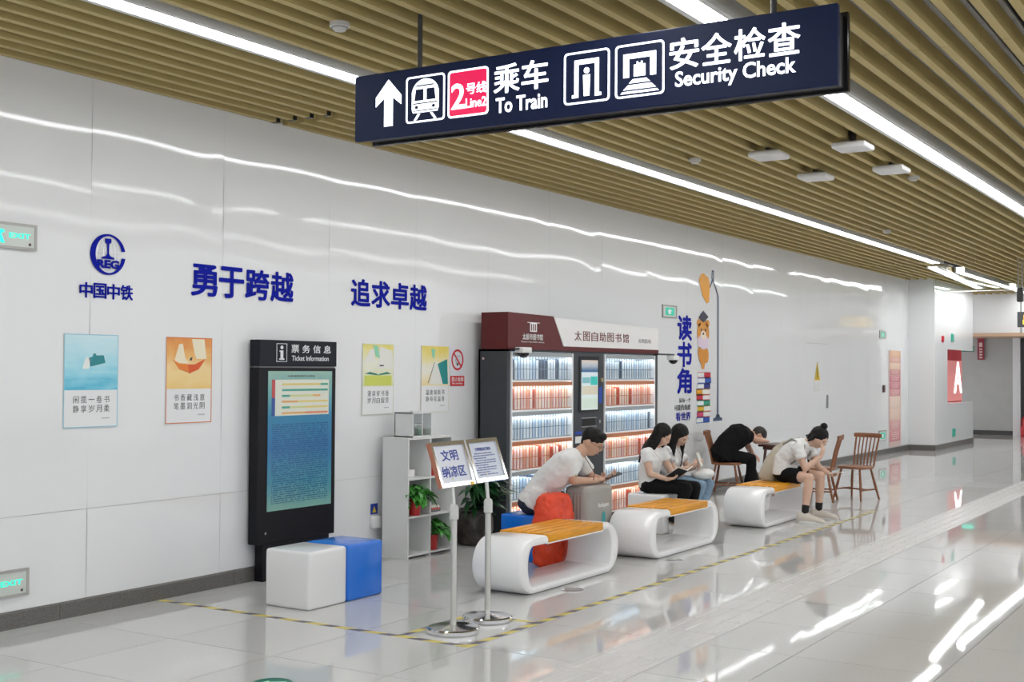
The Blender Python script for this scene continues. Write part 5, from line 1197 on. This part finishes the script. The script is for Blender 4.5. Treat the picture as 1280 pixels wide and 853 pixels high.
# --- woman in black trousers reading
rg = nz((-.97,-.2,0))
t, H = person('person', 'person with long black hair in white tee and black trousers reading', dict(
    hip=(11.14,5.36,.46), mid=(11.14,5.37,.60), chest=(11.14,5.34,.725), neck=(11.15,5.30,.825), head=(11.17,5.245,.955), gaze=(.02,-.76,-.58), crown=(.0,-.55,.8), right=rg, k=.86, hs=.95, hk=.88, skin=skin_l,
    shR=(10.995,5.335,.775), elR=(10.99,5.29,.585), wrR=(11.055,5.135,.535), handR=((.35,-.75,.1),(.2,.1,1),-1,(.45,.5,.4)),
    shL=(11.29,5.30,.775), elL=(11.325,5.22,.59), wrL=(11.23,5.09,.56), handL=((-.4,-.6,.15),(-.1,.2,1),1,(.45,.5,.4)),
    knR=(11.16,4.975,.445), anR=(11.12,5.10,.085), toeR=(-.1,-1), knL=(11.36,4.97,.445), anL=(11.34,5.02,.085), toeL=(.1,-1),
    shirt=tee, pants=blk, shoe=M('white_sneaker', (.72,.72,.70), .5), slv=.42, hem=.12, fk=.88, cuff=.075))
def long_hair(H, t, fall, seed, ext=1.0):
    h, r_, f_, u_ = H; rnd = random.Random(seed); mb = MB(); hair_cap(mb, H, .082, .094, .096, -.016, .028)
    dn = V((0,0,-1))
    for k in range(26):
        a = -math.pi*1.12+math.pi*1.24*k/25+math.pi*.44   # from one temple round the back to the other
        a = R(165)+R(210)*k/25
        d0 = r_*math.cos(a)+f_*math.sin(a); p = h+d0*.070+u_*.03-f_*.012
        L = fall*rnd.uniform(.85, 1.05); p1 = p+d0*.020-u_*.05+dn*.05; p2 = p1+dn*(L*.45)+d0*.006+V(t[0])*.55; p3 = p1+dn*L+V(t[0])
        mb.tube([p+u_*.03, p, p1, p2, p3], [.010,.020,.020,.017,.006], 8)
    return mb
mb = long_hair(H, [(-.06,.12,0)], .25, 4); soup('hair', mb, hair_m, t, .007, 2, [(.02,.008)])
MB().tube([(10.99,5.24,.80),(11.08,5.20,.70),(11.2,5.19,.62)], .0025, 6).build('pendant_cord', M('cord_beige', (.6,.5,.4), .6), t)
def open_book(o, x, y, label, cover, k=1.0):
    o, x, y = V(o), nz(x), nz(y); y = (y-x*y.dot(x)).normalized(); n = x.cross(y); b = thing('open_book', label, 'book', o)
    for sd in (1, -1):
        cv = [(0,0),(.115*k*sd,.028*k)]
        q = nz(x*sd+n*.35); m2 = q.cross(y)*sd
        MB().prism([(0,-.09*k),(.13*k,-.09*k),(.13*k,.09*k),(0,.09*k)], o-n*.004, q, y, m2*.003).build('cover', cover, b, ang=0)
        MB().prism([(0,-.086*k),(.125*k,-.086*k),(.125*k,.086*k),(0,.086*k)], o, q, y, m2*.009).build('pages', M('book_pages', (.78,.76,.70), .6), b, ang=0)
open_book((11.14,5.02,.575), (.9,-.2,0), (.1,.75,-.45), 'open book in the hands of the woman in black trousers', M('book_black', (.02,.02,.02), .5))

# --- woman in jeans beside her
rg = nz((-.98,.1,0))
t, H = person('person', 'person in printed white top and pale jeans looking at a phone', dict(
    hip=(11.62,5.36,.46), mid=(11.62,5.37,.60), chest=(11.61,5.34,.72), neck=(11.60,5.30,.815), head=(11.59,5.245,.935), gaze=(-.02,-.75,-.58), crown=(-.12,-.5,.82), right=rg, k=.86, hs=.95, hk=.88, skin=skin_l,
    shR=(11.45,5.33,.765), elR=(11.46,5.24,.585), wrR=(11.53,5.10,.62), handR=((.25,-.5,.45),(.5,.3,.6),-1,(.5,.6,.5)),
    shL=(11.76,5.33,.765), elL=(11.80,5.24,.585), wrL=(11.70,5.08,.62), handL=((-.3,-.5,.45),(-.5,.3,.6),1,(.5,.6,.5)),
    knR=(11.53,4.985,.445), anR=(11.42,5.06,.085), toeR=(-.3,-1), knL=(11.70,4.97,.445), anL=(11.55,5.05,.085), toeL=(-.2,-1),
    shirt=M('printed_white_top', (.62,.62,.61), .8, noise=(14,.62)), pants=denim, shoe=MC['white_sneaker'], slv=.6, hem=.12, fk=.88, cuff=.075))
mb = long_hair(H, [(-.05,.01,0)], .28, 9); soup('hair', mb, hair_m, t, .007, 2, [(.02,.008)])
phone((11.615,5.035,.70), (.1,.35,.9), (1,.1,0), None, 'pale phone in the hands of the woman in jeans', M('phone_white', (.70,.66,.60), .35))
t = thing('tote_bag', 'soft white bag on the lap of the woman in jeans', 'bag', (11.66, 5.06, .52))
mb = MB().ell((11.68,5.03,.545), [V((.13,0,0)),V((0,.12,-.02)),V((0,.02,.055))], 20, 12); soup('sack', mb, M('white_canvas', (.74,.74,.72), .8), t, .010, 2, [(.07,.02)])
MB().tube([(11.60,5.05,.59),(11.62,5.10,.66),(11.70,5.12,.66),(11.74,5.08,.59)], .006, 8).build('handle', MC['white_canvas'], t)

# --- man in black slumped on the table
f = nz((.45,-.9,0)); rg = nz((-.9,-.45,0))
t, H = person('person', 'person dressed in black slumped forward with head on the table edge', dict(
    hip=(15.03,6.22,.50), mid=(15.09,6.14,.655), chest=(15.24,6.05,.765), neck=(15.37,5.96,.79), head=(15.49,5.88,.745), gaze=(.30,-.50,-.80), crown=(.60,-.65,.05), right=rg, k=1.0,
    shR=(15.16,5.98,.77), elR=(15.40,5.82,.685), wrR=(15.56,5.80,.672), handR=((.9,.25,0),(0,0,-1),1,(.2,.3,.3)),
    shL=(15.44,6.10,.77), elL=(15.44,5.98,.56), wrL=(15.30,5.88,.50), handL=((-.3,-.8,-.3),(-.3,-.2,-1),-1,(.4,.5,.4)),
    knR=(15.18,5.86,.46), anR=(15.18,5.86,.085), toeR=(.4,-.9), knL=(15.36,5.93,.46), anL=(15.38,5.92,.085), toeL=(.4,-.9),
    shirt=blk, pants=M('black_trousers', (.006,.006,.007), .85, spec=.2), shoe=MC['dark_shoe'], loose=1.30, slv=.45, cuff=.10))
mb = MB(); hair_cap(mb, H, .084, .100, .098, -.014, .030); h, r_, f_, u_ = H; mb.ell(h-f_*.06-u_*.02, [r_*.066, f_*.036, u_*.07], 14, 10); soup('hair', mb, M('dark_brown_hair', (.018,.013,.010), .45, noise=(60,.4)), t, .007, 2, [(.03,.010)])

# --- person in black shorts on the last bench
rg = nz((-.99,.05,0))
t, H = person('person', 'person in white tee and black shorts bent over a phone on the bench', dict(
    hip=(12.92,4.60,.49), mid=(12.93,4.60,.64), chest=(12.95,4.48,.755), neck=(12.975,4.37,.825), head=(13.0,4.255,.885), gaze=(-.10,-.76,-.62), crown=(-.03,-.60,.72), right=rg, k=.93, skin=skin_l,
    shR=(12.79,4.42,.775), elR=(12.775,4.33,.565), wrR=(12.90,4.205,.69), handR=((.35,-.25,.8),(.2,.9,.1),-1,(.45,.5,.4)),
    shL=(13.14,4.42,.775), elL=(13.12,4.30,.565), wrL=(13.05,4.16,.50), handL=((-.15,-.85,-.1),(-.4,-.1,.9),1,(.5,.6,.5)),
    knR=(12.73,4.27,.47), anR=(12.67,4.30,.085), toeR=(.12,-1), knL=(13.03,4.25,.475), anL=(13.07,4.28,.085), toeL=(.25,-1),
    shirt=tee, pants=blk, shorts=.66, shoe=M('cream_sneaker', (.62,.57,.50), .6), sock=M('black_sock', (.01,.01,.01), .8), loose=1.08, slv=.52, hem=.1, wr=1.2, fk=1.05))
h, r_, f_, u_ = H; mb = MB(); hair_cap(mb, H, .084, .100, .098, -.014, .028)
mb.ell(h-f_*.035+u_*.135, [r_*.040, f_*.040, u_*.036], 16, 10)
for sd in (1, -1): mb.tube([h+r_*(.07*sd)-f_*.01+u_*.03, h+r_*(.078*sd)-f_*.025-u_*.03, h+r_*(.070*sd)-f_*.05-u_*.09], [.022,.024,.010], 8)
mb.ell(h-f_*.07-u_*.04, [r_*.066, f_*.04, u_*.07], 14, 10); mb.cap(h-f_*.08-u_*.06, .035, h-f_*.125-u_*.075, .012)
soup('hair', mb, hair_m, t, .007, 2, [(.025,.010)])
phone((13.03,4.075,.515), (.15,-.9,.15), (1,.1,-.05), None, 'white phone in the lowered hand of the person in black shorts', MC['phone_white'])
def beige_pack():
    t = thing('backpack', 'beige canvas backpack behind the person in black shorts', 'backpack', (12.93, 4.80, .41)); mb = MB(); rings = []
    bt, tp = V((12.94,4.82,.415)), V((12.98,4.585,.845)); d = (tp-bt).normalized(); x = V((1,0,0)); b = d.cross(x)*-1
    for s_, a, w in ((.0,.12,.07),(.03,.145,.095),(.2,.15,.11),(.36,.14,.09),(.44,.11,.055),(.48,.06,.03)):
        rings.append([bt+d*s_+x*(a*math.copysign(abs(math.cos(q))**.7, math.cos(q)))+b*(w*math.copysign(abs(math.sin(q))**.7, math.sin(q))) for q in [2*math.pi*k/24 for k in range(24)]])
    mb.loft(rings); bag = soup('bag', mb, M('beige_canvas', (.50,.46,.37), .8, noise=(6,.1)), t, .010, 2, [(.08,.016)])
    for sx in (12.84, 13.06): MB().tube([(sx,4.60,.81),(sx-.0,4.50,.87),(sx,4.36,.80),(sx,4.37,.70),(sx,4.52,.60)], .012, 8).build('shoulder_strap', M('strap_grey', (.30,.28,.24), .8), t)
beige_pack()
